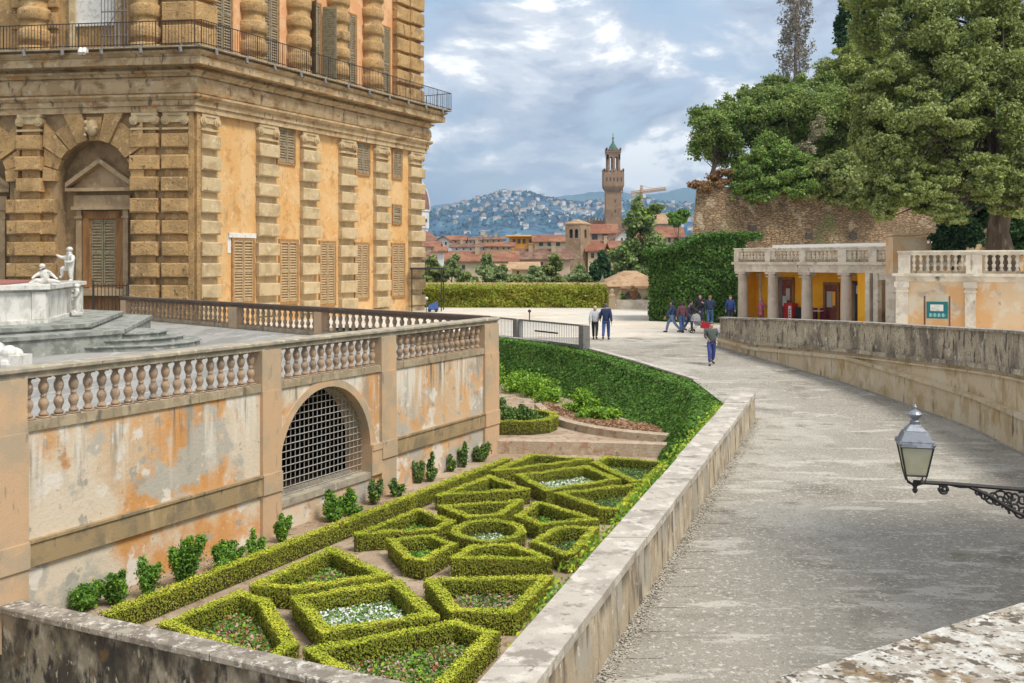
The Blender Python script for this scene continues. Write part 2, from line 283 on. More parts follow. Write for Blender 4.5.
m['under'] = M('bank undergrowth', (.07,.12,.03), [((.12,.17,.05),.6,.45,.6),((.03,.05,.015),1.5,.5,.64)], bump=1, bs=3)
m['reed_core'] = M('olive hedge stems', (.15,.15,.025), [((.09,.09,.02),2,.5,.62)], bump=.8, bs=8)
m['block_leaf'] = leafmat('dark clipped block leaves', (.05,.12,.022), (.085,.175,.03), (.13,.20,.05), 1.0, 7)
m['lime_leaf'] = leafmat('lime shrub leaves', (.20,.36,.03), (.30,.48,.04), None, 1.5, 9)
m['shrub_leaf'] = leafmat('green shrub leaves', (.10,.22,.035), (.16,.32,.055), None, 1.5, 14)
m['sage_leaf'] = leafmat('greyish herb leaves', (.10,.17,.06), (.16,.24,.09), (.28,.30,.2), 2, 12)
m['reed_leaf'] = leafmat('olive bamboo leaves', (.28,.31,.03), (.38,.38,.05), (.36,.27,.08), .5, 3)
m['tree_a'] = leafmat('olive evergreen leaves', (.225,.275,.085), (.375,.43,.17), (.52,.53,.28), .6, 8)
m['tree_b'] = leafmat('mid green tree leaves', (.17,.22,.06), (.29,.345,.11), (.42,.46,.2), .6, 7)
m['tree_c'] = leafmat('yellow green tree leaves', (.22,.27,.05), (.33,.38,.075), None, .6, 6)
m['tree_d'] = leafmat('deep green cypress leaves', (.035,.085,.035), (.06,.13,.045), None, .5, 3)
m['tree_e'] = leafmat('bright green bush leaves', (.16,.29,.055), (.24,.40,.08), None, .6, 6)
m['tree_p'] = leafmat('thin mauve poplar leaves', (.26,.25,.20), (.38,.35,.30), (.19,.22,.12), .6, 5)
m['tree_far'] = leafmat('grey green town trees', (.22,.30,.12), (.32,.40,.17), None, .2, 1.5)
m['russet'] = leafmat('russet autumn leaves', (.28,.17,.08), (.40,.24,.12), (.2,.22,.07), .8, 4)
m['dry'] = leafmat('dry fallen leaves', (.34,.20,.11), (.44,.28,.17), None, 1.5, 9)
m['seed'] = leafmat('pale seed heads', (.30,.26,.17), (.40,.35,.24), None, 1, 6)
m['petal'] = M('white petals', (.86,.86,.82), bump=0, transl=.2)
m['petal_r'] = M('rust red leaves', (.34,.07,.03), [((.4,.16,.07),5,.5,.6)], bump=0, transl=.2)
m['petal_p'] = M('pale pink leaves', (.55,.38,.30), [((.45,.25,.18),6,.5,.6)], bump=0, transl=.2)
# ------------------------------------------------------------------ camera, light, sky
sc = bpy.context.scene
cam = bpy.data.cameras.new('camera'); co = bpy.data.objects.new('camera', cam); C.objects.link(co); sc.camera = co
cam.sensor_width = 36; cam.lens = 36*1000/1024; cam.clip_start = .1; cam.clip_end = 60000
co.rotation_euler = (R(90), 0, 0); cam.shift_y = -(341.5-262)/1024
SUN_EL, SUN_AZ = R(57), R(128)      # azimuth clockwise from +Y: to the right and behind
sl = bpy.data.lights.new('sun', 'SUN'); so = bpy.data.objects.new('sun', sl); C.objects.link(so)
sl.energy = 2.1; sl.angle = R(18); sl.color = (1, .95, .86)
sd = Vector((math.cos(SUN_EL)*math.sin(SUN_AZ), math.cos(SUN_EL)*math.cos(SUN_AZ), math.sin(SUN_EL)))
so.rotation_euler = (-sd).to_track_quat('-Z', 'Y').to_euler()
w = bpy.data.worlds.new('World'); sc.world = w; w.use_nodes = True
nt = w.node_tree; N = nt.nodes; L = nt.links
sky = N.new('ShaderNodeTexSky'); sky.sky_type = 'NISHITA'; sky.sun_disc = False; sky.sun_elevation = SUN_EL; sky.sun_rotation = SUN_AZ
sky.air_density = 1.2; sky.dust_density = 1.5
tc = N.new('ShaderNodeTexCoord'); sep = N.new('ShaderNodeSeparateXYZ'); L.new(tc.outputs['Generated'], sep.inputs[0])
def math_(op, a, b):
    n = N.new('ShaderNodeMath'); n.operation = op
    for i, v in enumerate((a, b)):
        if v is None: continue
        if isinstance(v, (int, float)): n.inputs[i].default_value = v
        else: L.new(v, n.inputs[i])
    return n.outputs[0]
def noise_(scale, det, off, dist=0., rough=.55, st=(1,1,2.3)):
    v = N.new('ShaderNodeVectorMath'); v.operation = 'MULTIPLY_ADD'; L.new(tc.outputs['Generated'], v.inputs[0]); v.inputs[1].default_value = st; v.inputs[2].default_value = off
    n = N.new('ShaderNodeTexNoise'); n.inputs['Scale'].default_value = scale; n.inputs['Detail'].default_value = det; n.inputs['Distortion'].default_value = dist
    n.inputs['Roughness'].default_value = rough; L.new(v.outputs[0], n.inputs['Vector']); return n.outputs['Fac']
def ramp_(f, stops):
    n = N.new('ShaderNodeValToRGB'); L.new(f, n.inputs[0]); n.color_ramp.interpolation = 'EASE'; e = n.color_ramp.elements
    while len(e) < len(stops): e.new(.5)
    for el, (p, c) in zip(e, stops): el.position = p; el.color = (*c, 1)
    return n.outputs[0]
def mixc(f, a, b):
    n = N.new('ShaderNodeMix'); n.data_type = 'RGBA'
    L.new(f, n.inputs['Factor']); L.new(a, n.inputs['A']); L.new(b, n.inputs['B']); return n.outputs['Result']
CL = 1/.1
O = SKYOFF
puff, above = noise_(5.6, 10, O, .3, .6), noise_(5.6, 10, (O[0]-.03, O[1], O[2]+.10), .3, .6)
lit = math_('ADD', math_('MULTIPLY', math_('SUBTRACT', puff, above), 2.5), .48)
shade = ramp_(lit, [(.20,(0.263*CL,0.302*CL,0.381*CL)),(.44,(0.386*CL,0.420*CL,0.487*CL)),(.62,(0.515*CL,0.538*CL,0.582*CL)),(.80,(0.829*CL,0.818*CL,0.795*CL))])
sheet = ramp_(noise_(2.1, 7, (3.1,1.7,.4), .4), [(.34,(0.269*CL,0.325*CL,0.431*CL)),(.5,(0.414*CL,0.459*CL,0.538*CL)),(.62,(0.538*CL,0.560*CL,0.605*CL))])
cover = ramp_(puff, [(.40,(0,0,0)),(.54,(1,1,1))])
cov2 = ramp_(noise_(1.4, 6, (7.3,2.2,0), .3), [(.30,(.1,.1,.1)),(.48,(1,1,1))])
bg = N['Background']; L.new(mixc(cover, mixc(cov2, sky.outputs[0], sheet), shade), bg.inputs['Color']); bg.inputs['Strength'].default_value = .1
sc.view_settings.view_transform = 'Standard'; sc.view_settings.look = 'None'; sc.view_settings.gamma = 1; sc.view_settings.exposure = .78
sc.cycles.max_bounces = 6; sc.cycles.volume_bounces = 0; sc.cycles.use_denoising = True

# ------------------------------------------------------------------ leaves
def leaf_obj(name, pts, size, mat, parent=None, origin=None, nrm=None, jit=.9, aspect=1.6, extra=None):
    """many small leaf faces at given points; nrm pulls them towards facing outward; extra = [(material, share)]"""
    pts = np.asarray(pts, float); n = len(pts)
    d = RNG.normal(size=(n,3))
    if nrm is not None: d = np.asarray(nrm, float)+d*jit*.6
    d /= np.linalg.norm(d, axis=1)[:,None]+1e-9
    r = RNG.normal(size=(n,3)); a = np.cross(d, r); a /= np.linalg.norm(a, axis=1)[:,None]+1e-9; b = np.cross(d, a)
    s = (size*(.6+.8*RNG.random(n)))[:,None]
    if origin is not None: pts = pts-np.array(origin)
    v = np.stack([pts-a*s*aspect*.5, pts+b*s*.5+d*s*.12, pts+a*s*aspect*.5, pts-b*s*.5+d*s*.12], 1).reshape(-1,3)
    me = bpy.data.meshes.new(name); me.vertices.add(n*4); me.vertices.foreach_set('co', v.ravel())
    me.loops.add(n*4); me.loops.foreach_set('vertex_index', np.arange(n*4, dtype=np.int32))
    me.polygons.add(n); me.polygons.foreach_set('loop_start', np.arange(0, n*4, 4, dtype=np.int32))
    me.materials.append(mat)
    if extra:
        mi = np.zeros(n, np.int32)
        for k, (mm, sh) in enumerate(extra): me.materials.append(mm); mi[(RNG.random(n) < sh) if isinstance(sh, float) else sh] = k+1
        me.polygons.foreach_set('material_index', mi)
    me.update(calc_edges=True); me.validate()
    return link(me, name, parent, origin)
def clump_pts(cl, n, shell=.55):
    """points in a set of ellipsoids (cx,cy,cz,rx,ry,rz), thicker near their skins; returns points and outward normals"""
    cl = np.asarray(cl, float); vol = (cl[:,3]*cl[:,4]+cl[:,3]*cl[:,5]+cl[:,4]*cl[:,5]); k = RNG.choice(len(cl), n, p=vol/vol.sum())
    d = RNG.normal(size=(n,3)); d /= np.linalg.norm(d, axis=1)[:,None]
    r = (shell+(1.08-shell)*RNG.random(n)**.7)*(1+.18*np.sin(d[:,0]*5+k)*np.sin(d[:,2]*6+k*1.7)); q = cl[k]
    return q[:,:3]+d*r[:,None]*q[:,3:]*(1+.24*np.abs(RNG.normal(size=(n,1)))), d
def sub_clumps(big, n, rs=(.22,.42), zmin=-.8):
    """break one ellipsoid into n uneven clumps"""
    out = []; bx = np.asarray(big, float)
    while len(out) < n:
        d = RNG.normal(size=3); d /= np.linalg.norm(d)
        if d[2] < zmin: continue
        r = .45+.5*RNG.random(); s = rs[0]+(rs[1]-rs[0])*RNG.random()
        p = bx[:3]+d*r*bx[3:]; q = bx[3:]*s*(.8+.4*RNG.random(3)); q[2] *= .8
        out.append((*p, *q))
    return out
def tree(name, label, cat, base, bigs, leaves, size, mat, tr=.25, nsub=14, group=None, limbs=7, rs=(.22,.42), bark='bark', tilt=(0,0), extra=None, trunk_top=None, shell=.5, pname='crown', zmin=-.8):
    base = Vector(base); t = thing(name, base, label, cat, group)
    cl = []
    for b in bigs: cl += sub_clumps(b, nsub, rs, zmin)
    cen = np.array(bigs)[:,:3].mean(0); top = Vector(trunk_top) if trunk_top else Vector((base.x*.5+cen[0]*.5+tilt[0], base.y*.5+cen[1]*.5+tilt[1], cen[2]))
    mb = MB(); n = 7
    path = [base+(top-base)*(i/n)+Vector((math.sin(i*1.9+base.x)*tr*.5*(i>0), math.cos(i*1.3)*tr*.4*(i>0), 0)) for i in range(n+1)]
    mb.tube(path, [tr*(1.5 if i == 0 else 1.08-.75*i/n) for i in range(n+1)], 9)
    for c in cl[::max(1, len(cl)//limbs)]:
        a = path[random.randint(n//2-1, n-1)]; c = Vector(c[:3]); mid = (a+c)/2+Vector((0,0,-.08*(c-a).length))
        mb.tube([a, mid, c], [tr*.2, tr*.12, tr*.04], 5)
    mb.build('trunk', m[bark], t, smooth=True)
    p, d = clump_pts(cl, leaves, shell)
    leaf_obj(pname, p, size, m[mat], t, nrm=d*.4+np.array([0,0,.25]), extra=extra)
    return t
def shrub(name, label, base, r, h, n, size, mat, cat='shrub', group=None, k=6, extra=None):
    """a loose shrub: leaves gathered along stems that lean out from its foot"""
    base = np.array(base, float); ps, ds = [], []
    for i in range(k):
        a = 2*math.pi*i/k+RNG.normal()*.5; q = r*(.1+1.05*RNG.random()); e = np.array([math.cos(a)*q, math.sin(a)*q, h*(.35+.72*RNG.random())*(1.05-.35*q/r)])
        t_ = RNG.random(n//k)**.75; sp = (.10+.20*np.sin(t_*math.pi)*RNG.random())[:,None]*np.array([r,r,.6*r])
        d = RNG.normal(size=(n//k,3)); ps.append(base+t_[:,None]*e+d*sp); ds.append(d)
    p, d = np.concatenate(ps), np.concatenate(ds); p[:,2] = np.maximum(p[:,2], base[2]+.02+.06*RNG.random(len(p)))
    o = leaf_obj(name, p, size, m[mat], None, origin=tuple(base), nrm=d*.2+np.array([0,0,.3]), extra=extra)
    return tag(o, label, cat, group)
def strip_pts(P, wid, h, z, dens, zfun=None):
    """leaf points over the top and both sides of a hedge that follows the plan path P"""
    pts = []; nr = []; mats = []
    for a, b in zip(P[:-1], P[1:]):
        a = np.array(a[:2]); b = np.array(b[:2]); l = np.linalg.norm(b-a)
        if l < 1e-4: continue
        if l > wid: e_ = (b-a)/l*wid*.45; a, b = a-e_, b+e_; l += wid*.9
        u = (b-a)/l; n = np.array([u[1], -u[0]])
        for kind, width in ((0, wid), (1, h), (-1, h)):
            k = int(l*width*dens)
            if k < 1: continue
            s = RNG.random(k)*l; q = RNG.random(k)
            if kind == 0:
                xy = a+u*s[:,None]+n*((q-.5)*wid)[:,None]; zz = np.full(k, z+h); nn = np.tile([0,0,1.], (k,1))
            else:
                xy = a+u*s[:,None]+n*kind*wid*.5; zz = z+h*(.04+.96*q); nn = np.tile([n[0]*kind, n[1]*kind, .25], (k,1))
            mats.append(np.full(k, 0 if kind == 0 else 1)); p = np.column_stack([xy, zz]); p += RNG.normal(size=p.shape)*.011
            pts.append(p); nr.append(nn)
    return np.concatenate(pts), np.concatenate(nr), np.concatenate(mats)

# ------------------------------------------------------------------ ground, ramp, garden
def rz(d):
    k = [(5,-4.9),(28,-4.85),(30,-4.8),(35.5,-4.46),(39,-4.25),(42,-4.06),(46,-3.86),(49,-3.77),(99,-3.77)]
    return float(np.interp(d, [a for a,_ in k], [b for _,b in k]))
HEDGE = [(-6.5,57.5),(-.85,50.5),(2.94,46),(5.2,40.8),(6.7,37),(7.0,31.3)]
RW = [(9.47,45.7,-2.51),(9.88,44.3,-2.47),(10.66,41.3,-2.33),(11.41,38.9,-2.25),(12.35,35.5,-2.13),(13.0,32,-2.03),(13.4,29,-1.93),(12.98,25.3,-1.76),(12.3,21,-1.7),(11.4,17,-1.65),(10.6,12,-1.6)]
def catmull(P, n=5):
    P = [np.array(p, float) for p in P]; out = []
    for i in range(len(P)-1):
        a, b, c, d = P[max(i-1,0)], P[i], P[i+1], P[min(i+2,len(P)-1)]
        for j in range(n):
            t = j/n; out.append(tuple(.5*((2*b)+(c-a)*t+(2*a-5*b+4*c-d)*t*t+(3*b-a-3*c+d)*t**3)))
    return out+[tuple(P[-1])]
RWc = catmull(RW)
def par_l(d): return -3.5+.336*d          # parapet: garden edge and ramp edge of its coping
def par_r(d): return -3.06+.342*d
def left_edge(d):
    if d < 31.3: return par_r(d)-.05
    return float(np.interp(d, [p[1] for p in HEDGE[::-1]], [p[0] for p in HEDGE[::-1]]))
def right_edge(d):
    q = RWc[::-1]; return float(np.interp(d, [p[1] for p in q], [p[0] for p in q]))+.1
mb = MB(); ds = [3]+list(np.linspace(5, 50, 60)); rows = []
for d in ds:
    a, b = left_edge(d), (right_edge(d) if d < 45.6 else 9.57)
    rows.append([(a+(b-a)*i/8, d, rz(d)) for i in range(9)])
for r0, r1 in zip(rows[:-1], rows[1:]):
    for i in range(8): mb.face([r0[i], r0[i+1], r1[i+1], r1[i]])
tag(mb.build('ramp_road', m['ramp']), kind='structure')
# gutter slabs and loose gravel along the parapet, larger pavers set into the ramp
mb = MB(); g = MB()
for d in np.arange(6, 30.5, .9):
    e = min(d+.9, 30.6)
    mb.face([(par_r(d)+.18, d, rz(d)+.006), (par_r(d)+.72, d+.02, rz(d)+.006), (par_r(e)+.72, e, rz(e)+.006), (par_r(e)+.18, e-.02, rz(e)+.006)])
tag(mb.build('ramp_gutter', m['ramp']), kind='structure')
n = 9000; d = 6+24.5*RNG.random(n); p = np.column_stack([par_r(d)+.02+np.abs(RNG.normal(size=n))*.12, d, np.array([rz(x) for x in d])+.012])
tag(leaf_obj('loose_gravel', p, .03, m['gravel'], nrm=np.tile([0,0,2.5],(n,1)), aspect=1.1), 'loose pale gravel washed along the foot of the parapet', 'gravel', kind='stuff')
# plaza: everything level beyond the ramp, and the walk behind the right-hand wall
mb = MB()
mb.face([(-90,57.5,PLAZA),(-6.5,57.5,PLAZA),(-.85,50.5,PLAZA),(-.45,50,PLAZA),(9.57,50,PLAZA),(60,50,PLAZA),(60,92,PLAZA),(-90,92,PLAZA)])
q = [(p[0]+.12, p[1], PLAZA-.004) for p in RWc]
mb.face([(9.57,50,PLAZA-.004)]+q+[(60,12,PLAZA-.004),(60,50,PLAZA-.004)])
tag(mb.build('plaza', m['plaza']), kind='structure')
mb = MB()                                                       # pale kerb along the plaza edge above the hedge
mb.loft([(a,b,rz(b)) for a,b in HEDGE[1:5]], [(-.32,.004),(-.02,.004),(-.02,.05),(-.32,.05)])
tag(mb.build('plaza_kerb', m['coping']), kind='structure')
# sunken garden
mb = MB(); mb.face([(-14,20.1,GARD),(-8.35,17.0,GARD),(-1.37,13.6,GARD),(1.2,12.3,GARD),(8.3,32,GARD),(-14,32,GARD)]); tag(mb.build('garden_path', m['soil']), kind='structure')
UG = -5.82
mb = MB(); mb.face([(-9,32.1,UG),(8.3,32.1,UG),(8.5,37,UG),(4,48,UG),(-1,55,UG),(-9,60,UG)]); tag(mb.build('upper_garden', m['soil']), kind='structure')
mb = MB()                                                       # earth bank under the plaza edge
mb.loft([(a,b,0) for a,b in HEDGE], [(-.3,PLAZA-1.2),(-.3,UG-.6),(.15,UG-.6),(.05,-5.0)])
tag(mb.build('plaza_bank', m['soil']), kind='structure')
mb = MB(); mb.face([(-60,-5,-8.4),(12,-5,-8.4),(12,15,-8.4),(-60,15,-8.4)]); tag(mb.build('lower_court', m['gravel']), kind='structure')
# ------------------------------------------------------------------ terrace over the grotto
TO = (-8.4, 16.4); W = Frame(TO, (.508, 1))
def ws(px): return (16730/(1020-px)-16.4)*1.1216        # distance along the wall of a picture column
S0, SE = -9.0, ws(497)
p1, p2 = (ws(260), ws(279)), (ws(379.5), ws(394)); pE = (ws(483), SE); pN = (-1.3, ws(25))
RT = -1.77                                               # top of the rail
COR = Vector(W.p(SE, 0, 0)); PED = Vector((-19.6, 50.6, 0))
B = Frame((COR.x, COR.y), (PED.x-COR.x, PED.y-COR.y), 1); BL = (PED-COR).length
t = thing('terrace', W.p(0,0,GARD), 'raised stone terrace with peeling orange wall and an arched grotto opening', 'terrace')
sc_, hw_ = ws(326.5)+.03, 1.78; zsp = -4.78
mb = MB(); mb.arch_wall(W, S0, SE-.02, -.75, 0, GARD-.3, -2.86, [(sc_, hw_, -5.42, zsp)], 24); mb.build('wall', m['plaster_old'], t)
mb = MB()
for i in range(24):                                      # plain surround band of the arch
    a, c = math.pi-math.pi*i/24, math.pi-math.pi*(i+1)/24
    pt = lambda r, q, n: W.p(sc_+r*math.cos(q), n, zsp+r*math.sin(q))
    mb.hexa([pt(hw_-.01,a,-.3),pt(hw_-.01,c,-.3),pt(hw_-.01,c,.03),pt(hw_-.01,a,.03),pt(hw_+.17,a,-.3),pt(hw_+.17,c,-.3),pt(hw_+.17,c,.03),pt(hw_+.17,a,.03)])
mb.build('arch_surround', m['stone_trim'], t)
mb = MB(); mb.box(W, sc_+hw_-.02, p2[0]+.02, -.72, .09, -5.5, -4.72); mb.box(W, sc_+hw_+.0, p2[0]+.03, -.2, .11, -4.86, -4.7); mb.build('arch_impost', m['stone_trim'], t)
mb = MB(); mb.box(W, sc_-hw_, sc_+hw_, -.7, .05, -5.56, -5.4); mb.build('arch_sill', m['stone_grey'], t)
mb = MB()                                                # lattice filling the arch
z = -5.38
while z < zsp+hw_:
    h = hw_ if z < zsp else math.sqrt(max(0, hw_**2-(z-zsp)**2)); mb.tube([W.p(sc_-h,-.24,z), W.p(sc_+h,-.24,z)], .012, 4); z += .165
s = sc_-hw_+.08
while s < sc_+hw_:
    top = zsp+math.sqrt(max(0, hw_**2-(s-sc_)**2)); mb.tube([W.p(s,-.26,-5.42), W.p(s,-.26,top)], .012, 4); s += .165
mb.build('grille', m['grid'], t)
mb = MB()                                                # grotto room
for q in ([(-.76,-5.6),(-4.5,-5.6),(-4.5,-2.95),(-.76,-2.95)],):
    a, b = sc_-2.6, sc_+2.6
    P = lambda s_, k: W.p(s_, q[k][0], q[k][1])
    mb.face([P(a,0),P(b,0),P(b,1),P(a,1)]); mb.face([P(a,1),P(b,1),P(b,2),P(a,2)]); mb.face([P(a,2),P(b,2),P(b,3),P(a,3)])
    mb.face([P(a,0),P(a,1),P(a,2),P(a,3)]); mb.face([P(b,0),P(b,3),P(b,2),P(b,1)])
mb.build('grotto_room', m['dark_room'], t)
for a, b, nm in ((pN[0],pN[1],1),(*p1,0),(*p2,0),(*pE,0)):
    mb = MB(); mb.box(W, a, b, -.1, .10 if nm else .085, GARD-.3, -2.86); mb.build('pilaster', m['stone_trim'], t)
for a, b in ((S0,pN[0]),(pN[1],p1[0]),(p2[1],pE[0])):
    mb = MB(); mb.box(W, a+.003, b-.003, -.1, .075, -5.14, -4.74); mb.box(W, a+.003, b-.003, -.08, .105, -4.74, -4.69); mb.build('string_course', m['band'], t)
for a, b, o_ in ((*pN,.10),(*p1,.085),(*p2,.085),(*pE,.085)):
    mb = MB(); mb.box(W, a-.004, b+.004, -.05, o_+.035, -5.14, -4.70); mb.build('pilaster_block', m['stone_trim'], t)
mb = MB(); mb.prism([W.p(S0,-.2,0)[:2], W.p(SE-.1,-.2,0)[:2], B.p(BL,0,0)[:2], (-44,58), (-44,12)], TERR-.25, TERR); mb.build('paving', m['floor'], t)
mb = MB(); mb.box(B, .1, BL+1, -.12, .12, PLAZA-3, TERR-.02); mb.build('rear_wall', m['plaster_old'], t)

def baluster_mesh(F, s, n, z0, z1, r=.088, k=12):
    h = z1-z0; mb = MB(); o = F.p(s, n, z0); fr = Frame((o[0],o[1]), F.u)
    q = r*1.02
    mb.box(fr, -q, q, -q, q, z0, z0+.045*h); mb.box(fr, -q, q, -q, q, z1-.05*h, z1)
    pr = [(.55,.045),(.95,.07),(.9,.11),(.55,.16),(.62,.2),(.98,.30),(1.0,.36),(.8,.43),(.46,.485),(.62,.5),(.62,.535),(.46,.55),(.72,.60),(.98,.70),(.95,.78),(.62,.87),(.52,.90),(.74,.925),(.74,.95)]
    mb.lathe(o, [(a*r, b*h) for a, b in pr], k); return mb
def balustrade(name, label, F, n0, spans, peds, zt, zb, step, group=None, rail_mat='stone_grey', r=.088, wid=.3, ends=None, k=12, plinth_h=.17, body='stone_trim', step_ped=None, bal_mat='baluster'):
    """rail, plinth, pedestals and every baluster of a parapet; spans and peds are (s0, s1)"""
    a0, a1 = ends or (min(p[0] for p in peds+spans), max(p[1] for p in peds+spans))
    t = thing(name, F.p((a0+a1)/2, n0, zb), label, 'balustrade', group)
    mb = MB(); mb.cbox(F, a0-.04, a1+.04, n0-wid*.62, n0+wid*.62, zt-.09, zt, .02); mb.box(F, a0, a1, n0-wid*.45, n0+wid*.45, zt-.19, zt-.085); mb.build('rail', m[rail_mat], t)
    mb = MB()
    for a, b in spans: mb.box(F, a, b, n0-wid*.5, n0+wid*.48, zb, zb+plinth_h)
    mb.build('plinth', m['plinth'], t)
    for a, b in peds:
        mb = MB(); mb.box(F, a, b, n0-wid*.52, n0+wid*.52+.012, zb, zt-.188); mb.build('pedestal', m[body], t)
    first = None; Z0, Z1 = zb+plinth_h, zt-.188
    for a, b in spans:
        c = max(1, round((b-a)/step))
        for i in range(c):
            s = a+(b-a)*(i+.5)/c; loc = F.p(s, n0, Z0)
            if first is None:
                first = baluster_mesh(F, s, n0, Z0, Z1, r, k).build('baluster', m[bal_mat], t, origin=loc); fl = loc
                first.data.polygons.foreach_set('use_smooth', [True]*len(first.data.polygons))
            else:
                o = first.copy(); C.objects.link(o); o.parent = t; o.matrix_parent_inverse = first.matrix_parent_inverse; o.location = loc
    return t
balustrade('stone_balustrade', 'stone balustrade of bulbous balusters along the top of the peeling orange terrace wall', W, -.13,
    [(S0, pN[0]),(pN[1],p1[0]),(p1[1],p2[0]),(p2[1],pE[0])], [pN,p1,p2,pE], RT, -2.86, .303, 'terrace balustrades', wid=.36)
balustrade('stone_balustrade', 'dark railed balustrade at the back of the terrace below the palace flank', B, 0,
    [(.5,9.4),(9.9,15.6),(16.3,BL-.45)], [(9.4,9.9),(15.6,16.3),(BL-.45,BL+.15)], RT+.03, -2.84, .40, 'terrace balustrades', rail_mat='coping_dark' if 'coping_dark' in m else 'band', k=8)

# ------------------------------------------------------------------ fountain on the terrace
FB = TERR
def grow(poly, k):
    P = [np.array(p[:2]) for p in poly]; n = len(P); out = []
    for i in range(n):
        a, b, c = P[i-1], P[i], P[(i+1)%n]; u = (b-a)/np.linalg.norm(b-a); v = (c-b)/np.linalg.norm(c-b)
        n1 = np.array([u[1],-u[0]]); n2 = np.array([v[1],-v[0]]); mt = n1+n2; out.append(tuple(b+mt/max(mt.dot(n1),.5)*k))
    return out
BAS = [(-18.2,28.6),(-15.4,33.0),(-17.2,40.0),(-22,43),(-28,40),(-28,29)]
ft = thing('fountain', (-21, 35.5, FB), 'white marble basin fountain on grey steps at the left of the terrace', 'fountain')
for k, z0, z1 in ((2.5,FB-.01,FB+.64),(1.45,FB+.6,FB+.84)):
    mb = MB(); mb.prism(grow(BAS,k), z0, z1-.12); mb.prism(grow(BAS,k+.07), z1-.125, z1); mb.build('step', m['marble_dk'], ft)
mb = MB(); mb.prism(BAS, FB+.82, FB+1.86); mb.prism(grow(BAS,.08), FB+.83, FB+.96); mb.build('basin', m['marble'], ft)
mb = MB(); mb.prism(grow(BAS,-.06), FB+1.85, FB+1.96); mb.prism(grow(BAS,.16), FB+1.95, FB+2.09); mb.build('basin_rim', m['marble'], ft)
for a, b in ((BAS[0],BAS[1]),(BAS[1],BAS[2])):
    Fb = Frame(a, (b[0]-a[0],b[1]-a[1])); l = math.dist(a,b)
    for s0 in (.02, l-.5): mb = MB(); mb.box(Fb, s0, s0+.48, -.05, .05, FB+.97, FB+1.86); mb.build('corner_strip', m['marble'], ft)
mb = MB()
for r, z in ((2.75,.17),(2.2,.33),(1.65,.49)): mb.lathe((-13.55, 34.2, FB), [(r,z-.165),(r,z-.03),(r+.05,z-.03),(r+.05,z)], 28)
mb.build('round_steps', m['marble_dk'], ft)
mb = MB(); mb.prism(grow(BAS,-1.3), FB+2.092, FB+2.14); mb.build('basin_lining', M('red brown wet lining', (.30,.12,.09), bump=.1), ft)
# ------------------------------------------------------------------ figures
def skin_mesh(verts, edges, rad, mat, name, sub=2, parent=None, faces_smooth=True):
    me = bpy.data.meshes.new(name); me.from_pydata([tuple(v) for v in verts], edges, [])
    o = bpy.data.objects.new(name, me); C.objects.link(o)
    o.modifiers.new('skin', 'SKIN'); sv = me.skin_vertices[0].data
    for i, r in enumerate(rad):
        sv[i].radius = (r, r) if isinstance(r, (int, float)) else r; sv[i].use_root = (i == 0)
    if sub: s = o.modifiers.new('sub', 'SUBSURF'); s.levels = s.render_levels = sub
    dg = bpy.context.evaluated_depsgraph_get(); new = bpy.data.meshes.new_from_object(o.evaluated_get(dg)); new.name = name
    bpy.data.objects.remove(o); bpy.data.meshes.remove(me)
    new.materials.clear(); new.materials.append(mat); new.polygons.foreach_set('use_smooth', [True]*len(new.polygons))
    return link(new, name, parent)
def cloth(c, nm): return M(nm, c, [(tuple(x*.7 for x in c), 9, .5, .65)], bump=.15, bs=40)
SKIN = M('skin', (.55,.33,.23), rough=.55, bump=0)
MARB = m['marble']
def figure(pose, h=1.72):
    """joint positions of a person who faces +Y, feet at z = 0"""
    k = h/1.72; st, lean = pose.get('stride', 0), pose.get('lean', 0)
    J = {}
    J['pel'] = Vector((0,0,.93)); J['wai'] = Vector((0,.02*0+lean*.12,1.08)); J['che'] = Vector((0,lean*.3,1.30)); J['nec'] = Vector((0,lean*.42,1.46))
    J['hb'] = Vector((0,lean*.48+.01,1.56)); J['ht'] = Vector((0,lean*.5+.015,1.655))
    for sx, q in ((-1,'l'),(1,'r')):
        f = st*sx
        J['hip'+q] = Vector((.095*sx,0,.90)); J['kne'+q] = Vector((.10*sx,f*.20+.03,.50)); J['ank'+q] = Vector((.10*sx,f*.36-.03 if f >= 0 else f*.42-.05,.09+(.07 if f < 0 else 0)))
        J['toe'+q] = J['ank'+q]+Vector((.02*sx,.15,-.055+(-.03 if f < 0 else 0)))
        J['sho'+q] = Vector((.185*sx,lean*.4,1.40)); a = pose.get('arm'+q, (.06,-f*.16-.02,-f*.26+.06))
        out, ey, hy = a[:3]; hz = a[3] if len(a) > 3 else .80
        J['elb'+q] = J['sho'+q]+Vector((out*sx,ey,-.29 if hz < .95 else -.25)); J['wri'+q] = Vector((J['elb'+q].x+(.02 if hz < .95 else -.06)*sx, J['sho'+q].y+hy, hz+.06)); 
        d = (J['wri'+q]-J['elb'+q]).normalized(); J['han'+q] = J['wri'+q]+d*.08
    return {n: v*k for n, v in J.items()}, k
